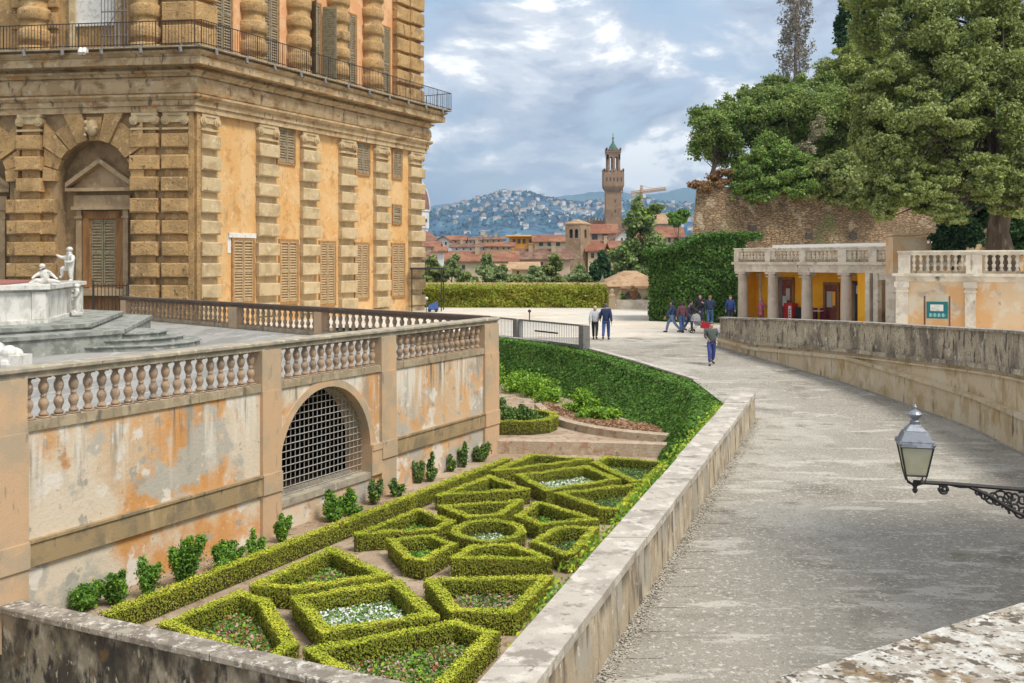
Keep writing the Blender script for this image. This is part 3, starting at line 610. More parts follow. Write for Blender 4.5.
def person(label, loc, face, pose, jacket, trousers, hair, h=1.72, hair_len=0, skirt=None, group='visitors on the plaza', shoes=(.05,.04,.035)):
    J, k = figure(pose, h); names = ['pel','wai','che','nec','hb','ht']; V = [J[n] for n in names]; E = [(i,i+1) for i in range(5)]
    Rr = [.12*k,.105*k,(.135*k,.10*k),.052*k,(.078*k,.085*k),(.062*k,.075*k)]
    nose = len(V); V.append(J['hb']+Vector((0,.10*k,.01*k))); E.append((4,nose)); Rr.append(.016*k)
    for q, sx in (('l',-1),('r',1)):
        e = len(V); V.append(J['hb']+Vector((sx*.085*k,-.005,.012*k))); E.append((4,e)); Rr.append(.014*k)
        b = len(V); V += [J['sho'+q],J['elb'+q],J['wri'+q],J['han'+q]]; E += [(2,b),(b,b+1),(b+1,b+2),(b+2,b+3)]; Rr += [.058*k,.042*k,.028*k,(.034*k,.02*k)]
        d = (J['han'+q]-J['wri'+q]).normalized(); sd = d.cross(Vector((1,0,0))).normalized(); inn = Vector((-sx,0,0))
        for i, ln in enumerate((.07,.082,.076,.06)):
            f0 = J['han'+q]+sd*(.024*(i-1.5))*k+d*.025*k; f1 = f0+(d*ln*.55+inn*.004)*k; f2 = f1+(d*ln*.45+inn*.022)*k
            c = len(V); V += [f0,f1,f2]; E += [(b+3,c),(c,c+1),(c+1,c+2)]; Rr += [.0095*k,.009*k,.007*k]
        c = len(V); V += [J['wri'+q]+(d*.035+sd*-.034)*k, J['wri'+q]+(d*.085+sd*-.052+inn*.01)*k]; E += [(b+2,c),(c,c+1)]; Rr += [.012*k,.008*k]
        b = len(V); V += [J['hip'+q],J['kne'+q],J['ank'+q],J['toe'+q]]; E += [(0,b),(b,b+1),(b+1,b+2),(b+2,b+3)]; Rr += [.085*k,.056*k,.036*k,.03*k]
    body = skin_mesh(V, E, Rr, SKIN, 'person', 1); tag(body, label, 'person', group)
    jm = cloth(jacket, 'jacket cloth'); tm = cloth(trousers, 'trouser cloth')
    names = ['pel','wai','che','nec']; V = [J[n].copy() for n in names]; V[0].z -= .10*k; V[3].z -= .02; E = [(0,1),(1,2),(2,3)]; Rr = [(.185*k,.145*k),(.178*k,.14*k),(.19*k,.145*k),.07*k]
    for q in 'lr':
        b = len(V); V += [J['sho'+q],J['elb'+q],J['wri'+q]]; E += [(2,b),(b,b+1),(b+1,b+2)]; Rr += [.092*k,.072*k,.055*k]
    if skirt: V.insert(0, J['pel']*1+Vector((0,0,-.42*k))); E = [(a+1,b+1) for a, b in E]+[(0,1)]; Rr.insert(0,(.24*k,.2*k))
    skin_mesh(V, E, Rr, jm, 'jacket', 2, body)
    V = [J['pel']+Vector((0,0,.09*k))]; E = []; Rr = [(.155*k,.125*k)]
    for q in 'lr':
        b = len(V); V += [J['hip'+q]-Vector((0,0,.04*k)),J['kne'+q],J['ank'+q]+Vector((0,0,.015*k))]; E += [(0,b),(b,b+1),(b+1,b+2)]; Rr += [.107*k,.083*k,.064*k]
    skin_mesh(V, E, Rr, tm, 'trousers', 2, body)
    sm = cloth(shoes, 'shoe leather')
    for q in 'lr':
        a, b = J['ank'+q], J['toe'+q]; mb = MB(); mb.tube([a-(b-a)*.35-Vector((0,0,.04*k)), a+(b-a)*.3-Vector((0,0,.03*k)), b+(b-a)*.12], [.045*k,.05*k,.036*k], 8); mb.build('shoe', sm, body, smooth=True)
    hm = M('hair', hair, [(tuple(x*.6 for x in hair), 30, .5, .6)], bump=.3)
    mb = MB(); c = (J['hb']+J['ht'])/2+Vector((0,-.022*k,.018*k))
    mb.lathe(c, [(.001,.105*k),(.05*k,.098*k),(.085*k,.062*k),(.097*k,.01*k),(.09*k,-.045*k-hair_len*.3),(.07*k,-.08*k-hair_len)], 14, sy=1.05)
    hh = mb.build('hair', hm, body, smooth=True)
    for v in hh.data.vertices:                            # leave the face free
        if v.co.y > c.y+.035*k and v.co.z < c.z+.045*k: v.co.y = c.y+.03*k
    for sx in (-1,1):
        mb = MB(); mb.ball(J['hb']+Vector((sx*.032*k,.083*k,.03*k)), .011*k, 6); mb.build('eye', m['iron'], body)
    mb = MB(); mb.tube([J['hb']+Vector((-.022*k,.083*k,-.038*k)), J['hb']+Vector((.022*k,.083*k,-.038*k))], .006*k, 5); mb.build('mouth', M('lips', (.4,.16,.13), bump=0), body)
    body.location = loc; body.rotation_euler.z = face
    return body
def ground(px, py):                                       # where a foot at this pixel stands on the plaza or ramp
    d = 48.
    for _ in range(40): d = -rz(d)*1000/(py-262)
    return Vector(((px-512)/1000*d, d, rz(d)))
JE = (.05,.09,.22); BLK = (.02,.02,.025)
person('person in grey jacket and blue trousers walking alone on the ramp', ground(711.5,365), R(180), dict(stride=.5, arml=(.07,.0,.14,1.0), armr=(.07,.0,.14,1.0)), (.10,.12,.11), (.07,.09,.28), (.2,.18,.16), 1.74)
person('person in pale grey coat and black trousers walking arm in arm', ground(595,339.5), R(-10), dict(stride=-.7, armr=(.06,.03,.16,.95)), (.52,.54,.55), (.03,.028,.028), (.55,.42,.26), 1.64, .05)
person('person in navy jacket and jeans walking beside the pale grey coat', ground(606,340), R(-12), dict(stride=.6, arml=(.08,.02,.12,.92)), (.03,.045,.11), (.05,.09,.24), (.12,.12,.13), 1.78)
person('person in navy hooded jacket and light jeans striding at left of the group', ground(672,332.5), R(75), dict(stride=.95), (.05,.065,.15), (.16,.24,.40), (.05,.05,.08), 1.70, .06)
person('person in maroon jacket and blue jeans standing by the stroller', ground(682,333), R(20), dict(stride=.2), (.16,.07,.09), (.07,.13,.28), (.10,.06,.04), 1.68, .04)
person('person in dark violet jacket pushing the red stroller', ground(689,331), R(-78), dict(stride=.45, lean=.25, arml=(.02,.16,.42,1.02), armr=(.02,.16,.42,1.02)), (.07,.05,.09), (.05,.07,.16), (.07,.05,.04), 1.70)
person('person in black coat standing behind the stroller near the hedge', ground(700,324), R(160), dict(stride=.15, arml=(.1,.04,.18,1.15)), (.03,.03,.045), (.04,.045,.09), (.06,.05,.05), 1.82)
person('person in dark blue jacket and bright jeans at right of the group', ground(710,326), R(-20), dict(stride=.3, armr=(.08,.05,.2,1.1)), (.04,.06,.11), (.06,.13,.27), (.30,.18,.11), 1.80)
person('person in royal blue jacket waiting behind the end of the ramp wall', (13.1, 60, PLAZA), R(170), dict(stride=.1), (.04,.075,.22), (.04,.05,.1), (.28,.17,.11), 1.76)
person('person in pink dress and cap standing under the loggia', (15.0, 60.2, PLAZA), R(-70), dict(stride=.1, armr=(.05,.12,.3,1.1)), (.55,.16,.24), (.3,.12,.16), (.50,.42,.38), 1.62, 0, skirt=1)
# stroller
o = ground(699,333); st = thing('stroller', o, 'red and grey pushchair held by the group near the ramp', 'stroller')
def L_(x, y, z): return (o.x+x, o.y+y, o.z+z)
for sx in (-.24,.24):
    mb = MB(); mb.tube([L_(-.55,sx,1.02),L_(-.25,sx,.62),L_(.42,sx,.16)], .016); mb.tube([L_(-.38,sx,.16),L_(.0,sx,.5)], .014); mb.build('frame', m['iron_grey'], st)
    for x in (-.38,.44):
        mb = MB(); c = L_(x,sx,.13)
        mb.tube([(c[0]+.12*math.cos(a), c[1], c[2]+.12*math.sin(a)) for a in [i*math.pi/8 for i in range(17)]], .022, 6); mb.tube([(c[0],c[1]-.02,c[2]),(c[0],c[1]+.02,c[2])], .035, 8); mb.build('wheel', m['iron'], st)
mb = MB(); mb.tube([L_(-.55,-.24,1.02),L_(-.55,.24,1.02)], .018); mb.build('handle', m['iron'], st)
RED = cloth((.62,.03,.05), 'red pushchair cloth')
mb = MB(); mb.hexa([L_(-.2,-.2,.42),L_(.35,-.2,.34),L_(.35,.2,.34),L_(-.2,.2,.42),L_(-.32,-.22,.78),L_(.32,-.22,.44),L_(.32,.22,.44),L_(-.32,.22,.78)]); mb.build('seat', cloth((.35,.36,.38),'grey pushchair cloth'), st)
mb = MB(); mb.lathe(L_(-.12,0,.62), [(.001,.42),(.18,.38),(.29,.25),(.33,.08),(.33,.02)], 12, R(60), R(300)); mb.build('hood', cloth((.45,.42,.42),'pale hood cloth'), st, smooth=True)
mb = MB(); mb.hexa([L_(.12,-.25,.26),L_(.52,-.25,.24),L_(.52,.25,.24),L_(.12,.25,.26),L_(.10,-.26,.60),L_(.5,-.26,.55),L_(.5,.26,.55),L_(.10,.26,.60)]); mb.build('bag', RED, st)

# marble boys on the fountain: one continuous body each
def cherub(label, loc, face, J, h=1.0):
    V = [Vector(v) for v in J['v']]; o = skin_mesh([v*h for v in V], J['e'], [r*h for r in J['r']], MARB, 'marble_statue', 2)
    mb = MB(); c = V[J['head']]*h; mb.ball((c.x,c.y-.02*h,c.z+.05*h), .105*h, 8, (1,1,.8)); mb.build('hair', MARB, o, smooth=True)
    mb = MB(); mb.box(Frame((0,0),(1,0),-1), -.22*h, .22*h, -.18*h, .2*h, -.06*h, .03*h); mb.build('base', MARB, o)
    o.location = loc; o.rotation_euler.z = face; tag(o, label, 'statue', 'marble boys on the fountain'); return o
stand = dict(head=4, v=[(0,0,.46),(0,.01,.60),(0,.0,.74),(0,0,.84),(0,.02,.95), (-.15,.0,.76),(-.22,.06,.62),(-.10,.16,.60),(-.05,.22,.63), (.15,0,.76),(.25,.08,.74),(.34,.16,.80),(.38,.2,.83),
   (-.07,0,.42),(-.09,.02,.22),(-.08,-.02,.05),(-.09,.08,.02), (.08,0,.42),(.20,.14,.40),(.26,.06,.18),(.30,.14,.12)],
   e=[(0,1),(1,2),(2,3),(3,4),(2,5),(5,6),(6,7),(7,8),(2,9),(9,10),(10,11),(11,12),(0,13),(13,14),(14,15),(15,16),(0,17),(17,18),(18,19),(19,20)],
   r=[.13,.14,.13,.07,.115,.075,.055,.04,.035,.075,.055,.04,.035,.10,.075,.05,.04,.10,.075,.05,.04])
sit = dict(head=4, v=[(0,0,.16),(-.03,.02,.30),(-.02,.06,.44),(.02,.10,.53),(.06,.14,.63), (-.16,.04,.44),(-.30,.06,.32),(-.42,.10,.22),(-.48,.14,.2), (.13,.12,.42),(.26,.2,.34),(.34,.26,.26),(.38,.28,.22),
   (-.1,.02,.13),(-.30,.14,.14),(-.52,.2,.09),(-.60,.24,.07), (.12,.05,.13),(.34,.14,.18),(.42,.2,.06),(.50,.24,.05)],
   e=stand['e'], r=[.14,.14,.13,.07,.115,.075,.055,.04,.035,.075,.055,.04,.035,.10,.08,.055,.04,.10,.08,.055,.04])
zr_ = FB+2.0
cherub('white marble boy standing at the corner of the basin rim', at(69.5,281.5,37.3), R(150), stand, 1.2)
cherub('white marble boy seated on the basin rim with one arm down', at(45,284.5,33.6), R(190), sit, .92)
cherub('white marble boy clinging to the outside of the basin corner', at(77,313,37.0), R(120), stand, 1.0)
mb = MB()
rr = random.Random(3)
q = at(8,366,27.5)
for i in range(7): mb.ball((q.x+rr.uniform(-.45,.4), q.y+rr.uniform(-.2,.2), TERR+.05+.42*rr.random()), rr.uniform(.14,.26), 8)
mb.prism([(q.x-.6,q.y-.35),(q.x+.5,q.y-.35),(q.x+.5,q.y+.35),(q.x-.6,q.y+.35)], TERR, TERR+.3)
o = mb.build('marble_sculpture', MARB, None, smooth=False); tag(o, 'lumpy white marble carving on the terrace behind the near balustrade', 'statue')
# ------------------------------------------------------------------ the palace
PC = (-18.1, 57.0); PS = Frame(PC, (.508, 1)); PF = Frame(PC, (-11.9, 1.6), -1)
LS, LF = 24.3, 17.5; ZT = 24.0
def ps(px): return (47060/(1020-px)-57)*1.1216
def pz(px, py): return (262-py)/1000*47060/(1020-px)
pal = thing('palace', (PC[0], PC[1], PLAZA), 'ochre rusticated Renaissance palace with iron railed cornice, shuttered windows and arched front bays', 'palace')
ZA = 8.55
def shutters(F, s0, s1, z0, z1, n, parent, mat='shutter_b', leaves=2, frame=True, fm='frame', head=None):
    """a window: frame, dark recess and one louvred shutter per leaf"""
    mb = MB(); e = .12
    for a, b, c, d in ((s0-e,s0,z0-e,z1+e),(s1,s1+e,z0-e,z1+e),(s0,s1,z1,z1+e),(s0,s1,z0-e,z0)): mb.box(F, a, b, n-.02, n+.10, c, d)
    mb.box(F, s0, s1, n-.02, n+.005, z0, z1); w = mb.build('window', m[fm], parent)
    k = (s1-s0)/leaves
    for i in range(leaves):
        a, b = s0+i*k+.02, s0+(i+1)*k-.02; mb = MB()
        for q in ((a,a+.09,z0+.02,z1-.02),(b-.09,b,z0+.02,z1-.02),(a+.09,b-.09,z0+.02,z0+.16),(a+.09,b-.09,z1-.14,z1-.02),(a+.09,b-.09,(z0+z1)/2-.07,(z0+z1)/2+.07)): mb.box(F, q[0], q[1], n+.03, n+.085, q[2], q[3])
        z = z0+.17
        while z < z1-.2:
            p = [F.p(a+.09,n+.02,z+.09),F.p(b-.09,n+.02,z+.09),F.p(b-.09,n+.075,z),F.p(a+.09,n+.075,z),F.p(a+.09,n+.02,z+.115),F.p(b-.09,n+.02,z+.115),F.p(b-.09,n+.075,z+.03),F.p(a+.09,n+.075,z+.03)]
            mb.hexa(p); z += .17
        mb.build('shutter', m[mat], w)
    return w
# flank: plain wall, pilasters with rough blocks, windows
mb = MB(); mb.box(PS, -.0, LS, -1, 0, PLAZA-.4, ZA+.1); mb.build('flank_wall', m['pal_plaster'], pal)
rr = random.Random(21)
def rusticated(F, s0, s1, n0, n1, z0, z1, mat, name='pilaster', pitch=1.235, bh=.80, cap=True, parent=None, wob=.03, inn=.08):
    mb = MB(); mb.box(F, s0+inn, s1-inn, n0, n1-.32, z0, z1); z = z0+.42
    mb.box(F, s0+.0, s1-.0, n0, n1-.12, z0, z0+.36)
    while z+bh < z1-(1.0 if cap else .1):
        mb.cbox(F, s0+rr.uniform(-wob,wob), s1+rr.uniform(-wob,wob), n0, n1+rr.uniform(-wob,wob), z+rr.uniform(-.02,.02), z+bh+rr.uniform(-.02,.02), .055, .035); z += pitch
    o = mb.build(name, m[mat], parent or pal)
    if cap:                                              # Ionic capital
        mb = MB(); a, b = s0+.06, s1-.06; mb.box(F, a, b, n0, n1-.1, z1-.16, z1-.001); mb.box(F, a+.12, b-.12, n0, n1-.16, z1-.55, z1-.15)
        for s in (a+.16, b-.16):
            for r, k in ((.27,n1-.08),(.17,n1-.02),(.08,n1+.03)):
                mb.tube([F.p(s,n0+.02,z1-.42), F.p(s,k,z1-.42)], r, 12)
        mb.box(F, s0+.02, s1-.02, n0, n1-.1, z1-.98, z1-.86); mb.build('capital', m['rust_pale'], o)
    return o
for a, b in ((255.5,276),(299.5,316.3),(338,354),(373,387.6),(408,422)):
    rusticated(PS, ps(a), ps(b) if b < 422 else LS, -.05, .36, PLAZA, ZA-.02, 'rust_pale')
rusticated(PS, .26, ps(217), -.05, .36, PLAZA, ZA-.02, 'rust_pale')
for a, b, y0, y1, xm in ((232.5,252.5,302,240,242),(279.5,296.5,302,241,288),(319.5,334,304,242.5,327),(354.5,367.5,298,244,361),(391.5,403.5,296,244.5,397)):
    w_ = shutters(PS, ps(a), ps(b), pz(xm,y0), pz(xm,y1), 0, pal)
    if a < 240:
        mb = MB(); mb.box(PS, ps(a)-.4, ps(b)+.2, -.02, .13, pz(xm,y1)+.13, pz(xm,y1)+.42); mb.box(PS, ps(a)-.45, ps(a)-.16, -.02, .03, pz(xm,y1)-.8, pz(xm,y1)+.13); mb.build('lintel', m['white'], w_)
for a, b, y0, y1, xm in ((277.5,293.5,163,129,285.5),(355.5,368.5,174,144,362),(392.3,400.8,178,151,396.5)): shutters(PS, ps(a), ps(b), pz(xm,y0), pz(xm,y1), 0, pal, 'shutter')
w_ = shutters(PS, ps(392.5), ps(400), pz(396,223), pz(396,206), 0, pal, 'shutter', 1)
# front: arched bays
AC, AH, AZ = 6.0, 2.38, 4.66
mb = MB(); mb.arch_wall(PF, 0, LF, -.9, 0, PLAZA-.4, ZA+.1, [(AC,AH,PLAZA-.4,AZ),(AC+7.75,AH,PLAZA-.4,AZ)], 22); mb.build('front_wall', m['niche'], pal)
mb = MB(); mb.box(PF, AC-2.4, LF, -1.5, -.88, PLAZA-.4, ZA+.1); mb.build('niche_wall', m['niche'], pal)
for s in (AC, AC+7.75):
    for i in range(11):                                  # voussoirs fanning from the arch
        a, c = math.pi*i/11+.012, math.pi*(i+1)/11-.012; long_ = i % 2 == 0; mid = (a+c)/2
        if .02 < mid < 3.12:
            r1 = AH+(2.15 if long_ else 1.35); f = lambda r, q, n: PF.p(s+r*math.cos(q), n, min(AZ+r*math.sin(q), ZA-.03))
            def cl(r, q):
                return min(r, 1.95+AH*0+1.0/abs(math.cos(q)) if abs(math.cos(q)) > .35 and r*abs(math.cos(q)) > 2.9 else r)
            mb = MB(); ra, rc = [min(r1, 3.1/max(.05,abs(math.cos(q)))) for q in (a,c)]
            n1 = .34 if long_ else .2
            mb.hexa([f(AH-.02,a,-.1),f(ra,a,-.1),f(rc,c,-.1),f(AH-.02,c,-.1),f(AH-.02,a,n1),f(ra,a,n1),f(rc,c,n1),f(AH-.02,c,n1)]); mb.build('voussoir', m['rust'], pal)
    mb = MB(); rq = random.Random(2)                     # carved keystone mask
    mb.ball(PF.p(s,.42,ZA-.85), .36, 8, (1,1,1.35))
    for i in range(12): mb.ball(PF.p(s+rq.uniform(-.32,.32), .5+rq.uniform(0,.16), ZA-.85+rq.uniform(-.5,.55)), rq.uniform(.09,.16), 6)
    mb.build('keystone_mask', m['rust_pale'], pal, smooth=True)
    zt = AZ-.35                                          # pedimented window inside the niche
    mb = MB(); N0 = -.9
    for q in (-1.62, 1.30): mb.box(PF, s+q, s+q+.32, N0, N0+.28, PLAZA+.9, 3.05); mb.box(PF, s+q-.06, s+q+.38, N0, N0+.34, 2.55, 2.68)
    mb.box(PF, s-1.75, s+1.75, N0, N0+.30, 3.05, 3.9); mb.box(PF, s-1.85, s+1.85, N0, N0+.42, 3.05, 3.25)
    mb.box(PF, s-2.1, s+2.1, N0, N0+.62, 4.12, 4.32)
    for q in (-1,1):
        mb.hexa([PF.p(s+q*2.1,N0,4.33),PF.p(s,N0,5.75),PF.p(s,N0+.62,5.75),PF.p(s+q*2.1,N0+.62,4.33),PF.p(s+q*2.1,N0,4.62),PF.p(s,N0,6.05),PF.p(s,N0+.62,6.05),PF.p(s+q*2.1,N0+.62,4.62)])
    mb.hexa([PF.p(s-2.0,N0,4.33),PF.p(s+2.0,N0,4.33),PF.p(s+2.0,N0+.12,4.33),PF.p(s-2.0,N0+.12,4.33),PF.p(s-.05,N0,5.8),PF.p(s+.05,N0,5.8),PF.p(s+.05,N0+.12,5.8),PF.p(s-.05,N0+.12,5.8)])
    mb.box(PF, s-2.1, s+2.1, N0, N0+.75, -1.95, -1.55); ped = mb.build('aedicule', m['niche_pale'], pal)
    mb = MB()
    for a, b in ((-1.25,-.86),(.86,1.25)): mb.box(PF, s+a, s+b, N0, N0+.2, -1.5, 2.9)
    mb.box(PF, s-1.25, s+1.25, N0, N0+.2, 2.55, 3.0); mb.build('door_case', m['door_wood'], ped)
    shutters(PF, s-.78, s+.78, -1.45, 2.5, N0+.02, pal, 'shutter_g')
    mb = MB(); mb.box(PF, s-1.9, s+1.9, N0, N0+.15, PLAZA, -1.96); mb.build('base_panel', m['door_wood'], pal)
rusticated(PF, .26, 1.86, -.05, .36, PLAZA, ZA-.02, 'rust')
rusticated(PF, 2.02, 3.72, -.05, .46, PLAZA, ZA-.02, 'rust', inn=.26, wob=.06)
rusticated(PF, 8.42, 11.4, -.05, .34, PLAZA, 4.3, 'rust', cap=False, inn=.3, wob=.06)
rusticated(PF, 9.1, 10.7, -.05, .56, PLAZA, ZA-.02, 'rust', inn=.24, wob=.05)
rusticated(PF, 16.0, 17.4, -.05, .42, PLAZA, ZA-.02, 'rust')
mb = MB(); mb.box(PF, -.02, .26, -.02, .22, PLAZA-.2, ZA); mb.box(PS, -.02, .26, -.02, .22, PLAZA-.2, ZA); mb.build('corner_quoin', m['rust'], pal)
# entablature and balcony slab, mitred round the corner and returned at the far end
def pl(F, s, n=0): return F.p(s, n, 0)[:2]
path = [pl(PF,LF), PC, pl(PS,LS), pl(PS,LS,-6)]
path = path[::-1]                                        # outward is then on the right
path = [pl(PF,LF), PC, pl(PS,LS), (pl(PS,LS,-6))]
arch = [(-.5,8.55),(.32,8.55),(.32,8.88),(.42,8.9),(.42,9.2),(.5,9.22),(.66,9.38),(.66,9.5),(-.5,9.5)]
frz = [(-.5,9.5),(.36,9.5),(.50,9.62),(.56,9.9),(.55,10.2),(.47,10.42),(.36,10.54),(-.5,10.54)]
cor = [(-.5,10.54),(.50,10.54),(.56,10.66),(.72,10.74),(.72,10.84),(.46,10.86),(.46,11.02),(.62,11.1),(1.22,11.12),(1.30,11.04),(1.34,11.06),(1.34,11.46),(1.22,11.5),(1.3,11.6),(1.5,11.74),(1.5,11.80),(1.3,11.82),(1.3,11.92),(-.5,11.92)]
for nm, prof in (('architrave',arch),('frieze',frz),('cornice',cor)):
    mb = MB(); mb.loft(path, prof); mb.build(nm, m['entab'], pal)
mb = MB(); mb.loft(path, [(-.4,11.92),(1.75,11.92),(1.75,12.0),(-.4,12.0)]); mb.build('balcony_slab', m['plinth'], pal)
# balcony railing
mb = MB(); zb = 12.0
off = lambda F, s, n: F.p(s, n, 0)
mb2 = MB(); rp = 1.68
ring = []
for a, b in zip(path[:-1], path[1:]):
    A, Bv = Vector(a), Vector(b); u = (Bv-A).normalized(); n = Vector((u.y,-u.x)); ring.append((A+n*rp, Bv+n*rp, u, n))
def isect(p, u, q, v):
    k = u.x*v.y-u.y*v.x; t_ = ((q.x-p.x)*v.y-(q.y-p.y)*v.x)/k; return p+u*t_
pts = [ring[0][0]]+[isect(ring[i][0], ring[i][2], ring[i+1][0], ring[i+1][2]) for i in range(len(ring)-1)]+[ring[-1][1]]
for a, b in zip(pts[:-1], pts[1:]):
    l = (b-a).length; k = int(l/.19)
    for z in (.12, 1.38): mb.tube([(a.x,a.y,zb+z),(b.x,b.y,zb+z)], .028, 4)
    for i in range(k+1):
        p = a+(b-a)*(i/k); mb.tube([(p.x,p.y,zb+.02),(p.x,p.y,zb+1.4)], .034 if i % 12 == 0 else .016, 4)
rl = mb.build('balcony_railing', m['iron'], pal)
for a, b in zip(pts[:-1], pts[1:]):                      # small floodlights clamped along the slab edge
    l = (b-a).length; k = max(1, int(l/2.3))
    for i in range(k):
        p = a+(b-a)*((i+.5)/k); mb = MB(); mb.tube([(p.x,p.y,zb-.25),(p.x,p.y,zb+.12)], .06, 6); mb.tube([(p.x-.05,p.y-.08,zb-.1),(p.x+.02,p.y-.12,zb-.42)], .10, 8); mb.build('floodlight', m['iron_grey'], rl)
for px in (83,87):
    p = at(px, 53, 55.7); mb = MB(); mb.tube([(p.x,p.y-.25,p.z+.18),(p.x+.03,p.y-.5,p.z-.12)], .12, 10); mb.box(WORLD, p.x-.08, p.x+.08, p.y-.3, p.y, p.z, p.z+.2); mb.build('white_spotlight', m['white'], rl)
# upper storey
UB = .35
mb = MB(); mb.box(PS, .0, LS-.2, -1.3, -UB, 11.95, ZT); mb.build('upper_flank_wall', m['pal_plaster_hi'], pal)
mb = MB(); mb.box(PF, .0, LF, -1.3, -UB, 11.95, ZT); mb.build('upper_front_wall', m['rust'], pal)
def banded_column(F, s, n, r, parent=pal):
    pr = [(r*1.15,0),(r*1.15,.5),(r*.86,.55)]; z = .75
    while z < ZT-12.3:
        pr += [(r*.955,z),(r*.97,z+.02),(r*1.09,z+.06),(r*1.14,z+.16),(r*1.15,z+.62),(r*1.09,z+.74),(r*.97,z+.78),(r*.955,z+.80),(r*.95,z+1.2)]; z += 1.22
    mb = MB(); o = F.p(s, n, 12.0); mb.lathe(o, pr, 20); return mb.build('banded_column', m['rust'], parent, smooth=True)
for a, b in ((242,263),(287.5,308),(328.5,346),(364,380)):
    k = 1.015; banded_column(PS, (ps(a)+ps(b))/2+.2, -.25, .84)
rusticated(PS, ps(396), LS-.25, -.6, .18, 12.0, ZT, 'rust', 'upper_pilaster', 1.2, .95, cap=False)
rusticated(PS, ps(408), LS-.1, -.7, .32, 12.0, ZT, 'rust', 'upper_pilaster', 1.2, .95, cap=False)
rusticated(PS, .0, 1.7, -.6, .16, 12.0, ZT, 'rust', 'upper_pilaster', 1.35, 1.1, cap=False)
rusticated(PF, .0, 1.9, -.6, .16, 12.0, ZT, 'rust', 'upper_pilaster', 1.35, 1.1, cap=False)
banded_column(PF, 3.0, -.2, .8); banded_column(PF, 9.9, -.2, .85); banded_column(PF, 16.5, -.2, .85)
rusticated(PF, 8.5, 11.4, -.6, -.1, 12.0, ZT, 'rust', 'upper_pilaster', 1.22, .9, cap=False)
for a, b in ((217,235),(266,281.5),(347,359),(381,392.5)): shutters(PS, ps(a), ps(b), 12.12, 12.12+5.4, -UB, pal, 'shutter')
w_ = shutters(PS, ps(315.5), ps(323.5), 12.12, 17.4, -UB, pal, 'shutter', 1)          # the open casement: glass with leaves swung out
for s, dr in ((ps(313), -1), (ps(325), 1)):
    F2 = Frame(PS.p(s, -.2, 0)[:2], (PS.n[0]*.9+PS.u[0]*dr*.45, PS.n[1]*.9+PS.u[1]*dr*.45))
    mb = MB(); mb.box(F2, 0, .95, -.04, .04, 12.15, 17.3)
    z = 12.3
    while z < 17.1: mb.box(F2, .08, .87, -.065, .065, z, z+.05); z += .15
    mb.build('open_shutter', m['shutter_g' if dr > 0 else 'shutter'], w_)
w_ = None
mb = MB(); s0, s1 = 4.9, 7.4                             # front window: pale infilled panel behind an iron cage
mb.box(PF, s0-.35, s0, -UB-.05, -UB+.25, 12.0, ZT); mb.box(PF, s1, s1+.35, -UB-.05, -UB+.25, 12.0, ZT); wf = mb.build('window_case', m['rust_pale'], pal)
mb = MB(); mb.box(PF, s0, s1, -UB-.02, -UB+.06, 13.9, ZT); mb.box(PF, s0-.05, s1+.05, -UB, -UB+.2, 13.7, 13.9); mb.build('pale_panel', m['white'], wf)
mb = MB()
for i in range(9): mb.tube([PF.p(3.75+i*.2, .55, 12.0), PF.p(3.75+i*.2, .55, 18)], .026, 4)
for z in (12.9, 14.3, 15.6): mb.tube([PF.p(3.75, .55, z), PF.p(5.35, .55, z)], .035, 4)
mb.tube([PF.p(3.75,.55,15.2), PF.p(5.35,.55,12.9)], .03, 4); mb.build('window_cage', m['iron_grey'], wf)
# iron gate by the front window, at the head of the terrace steps
g = thing('iron_gate', PF.p(4.2, 3, TERR), 'dark iron railing gate in front of the palace niche window', 'gate')
mb = MB()
for i in range(10): mb.tube([(-21.9+i*.19, 52.4, TERR), (-21.9+i*.19, 52.4, TERR+1.75)], .02, 4)
for z in (.15, 1.62): mb.tube([(-21.95,52.4,TERR+z),(-20.1,52.4,TERR+z)], .026, 4)
mb.build('bars', m['iron'], g)
mb = MB()
for x in (-21.95,-20.1): mb.tube([(x,52.4,TERR-.1),(x,52.4,TERR+1.9)], .045, 6)
mb.build('posts', m['iron'], g)
# ------------------------------------------------------------------ parapet, ramp wall, near walls
t = thing('ramp_parapet', (1, 15, RAMP), 'long pale stone parapet with wide worn coping between the sunken garden and the ramp', 'wall')
ln = [(par_r(d), d) for d in (6,9,12,15,18,22,26,30.9)]
dx = lambda d: par_r(d)-par_l(d)
mb = MB(); pr = lambda top: None
rows = []
for d in (5.5,9,12,15,18,22,26,30.8):
    rows.append([(par_l(d)+.05,d,GARD-.2),(par_l(d)+.05,d,-4.14),(par_r(d),d,-4.14),(par_r(d)+.03,d,rz(d)-.1)])
for a, b in zip(rows[:-1], rows[1:]):
    for i in range(3): mb.face([a[i],a[i+1],b[i+1],b[i]])
mb.face(rows[-1]); mb.face(rows[0]); mb.build('wall', m['parapet'], t)
rr = random.Random(9)
d = 5.5
while d < 30.7:                                          # coping slabs of uneven length, each a little out of line
    e = min(d+rr.uniform(1.5,2.6), 30.86); j = rr.uniform(-.015,.02); h = rr.uniform(-.008,.012)
    c = [(par_l(d)-.03+j,d+.012),(par_r(d)+.035+j,d+.012),(par_r(e)+.035+j,e),(par_l(e)-.03+j,e)]
    mb = MB(); mb.prism(c, -4.145, -4.03+h); mb.build('coping_slab', m['coping'], t); d = e
RWp = [(p[0],p[1]) for p in RWc]; RWz = [(p[0],p[1],p[2]) for p in RWc]
t = thing('curved_ramp_wall', (12.3,35.5,-4.5), 'curved black streaked wall with mouldings along the right side of the ramp', 'wall')
def rloft(name, prof, mat, zs):                          # the path runs towards the camera: its right-hand side faces the ramp
    mb = MB(); mb.loft([(p[0],p[1],z) for p, z in zip(RWp, zs)], prof); return mb.build(name, m[mat], t)
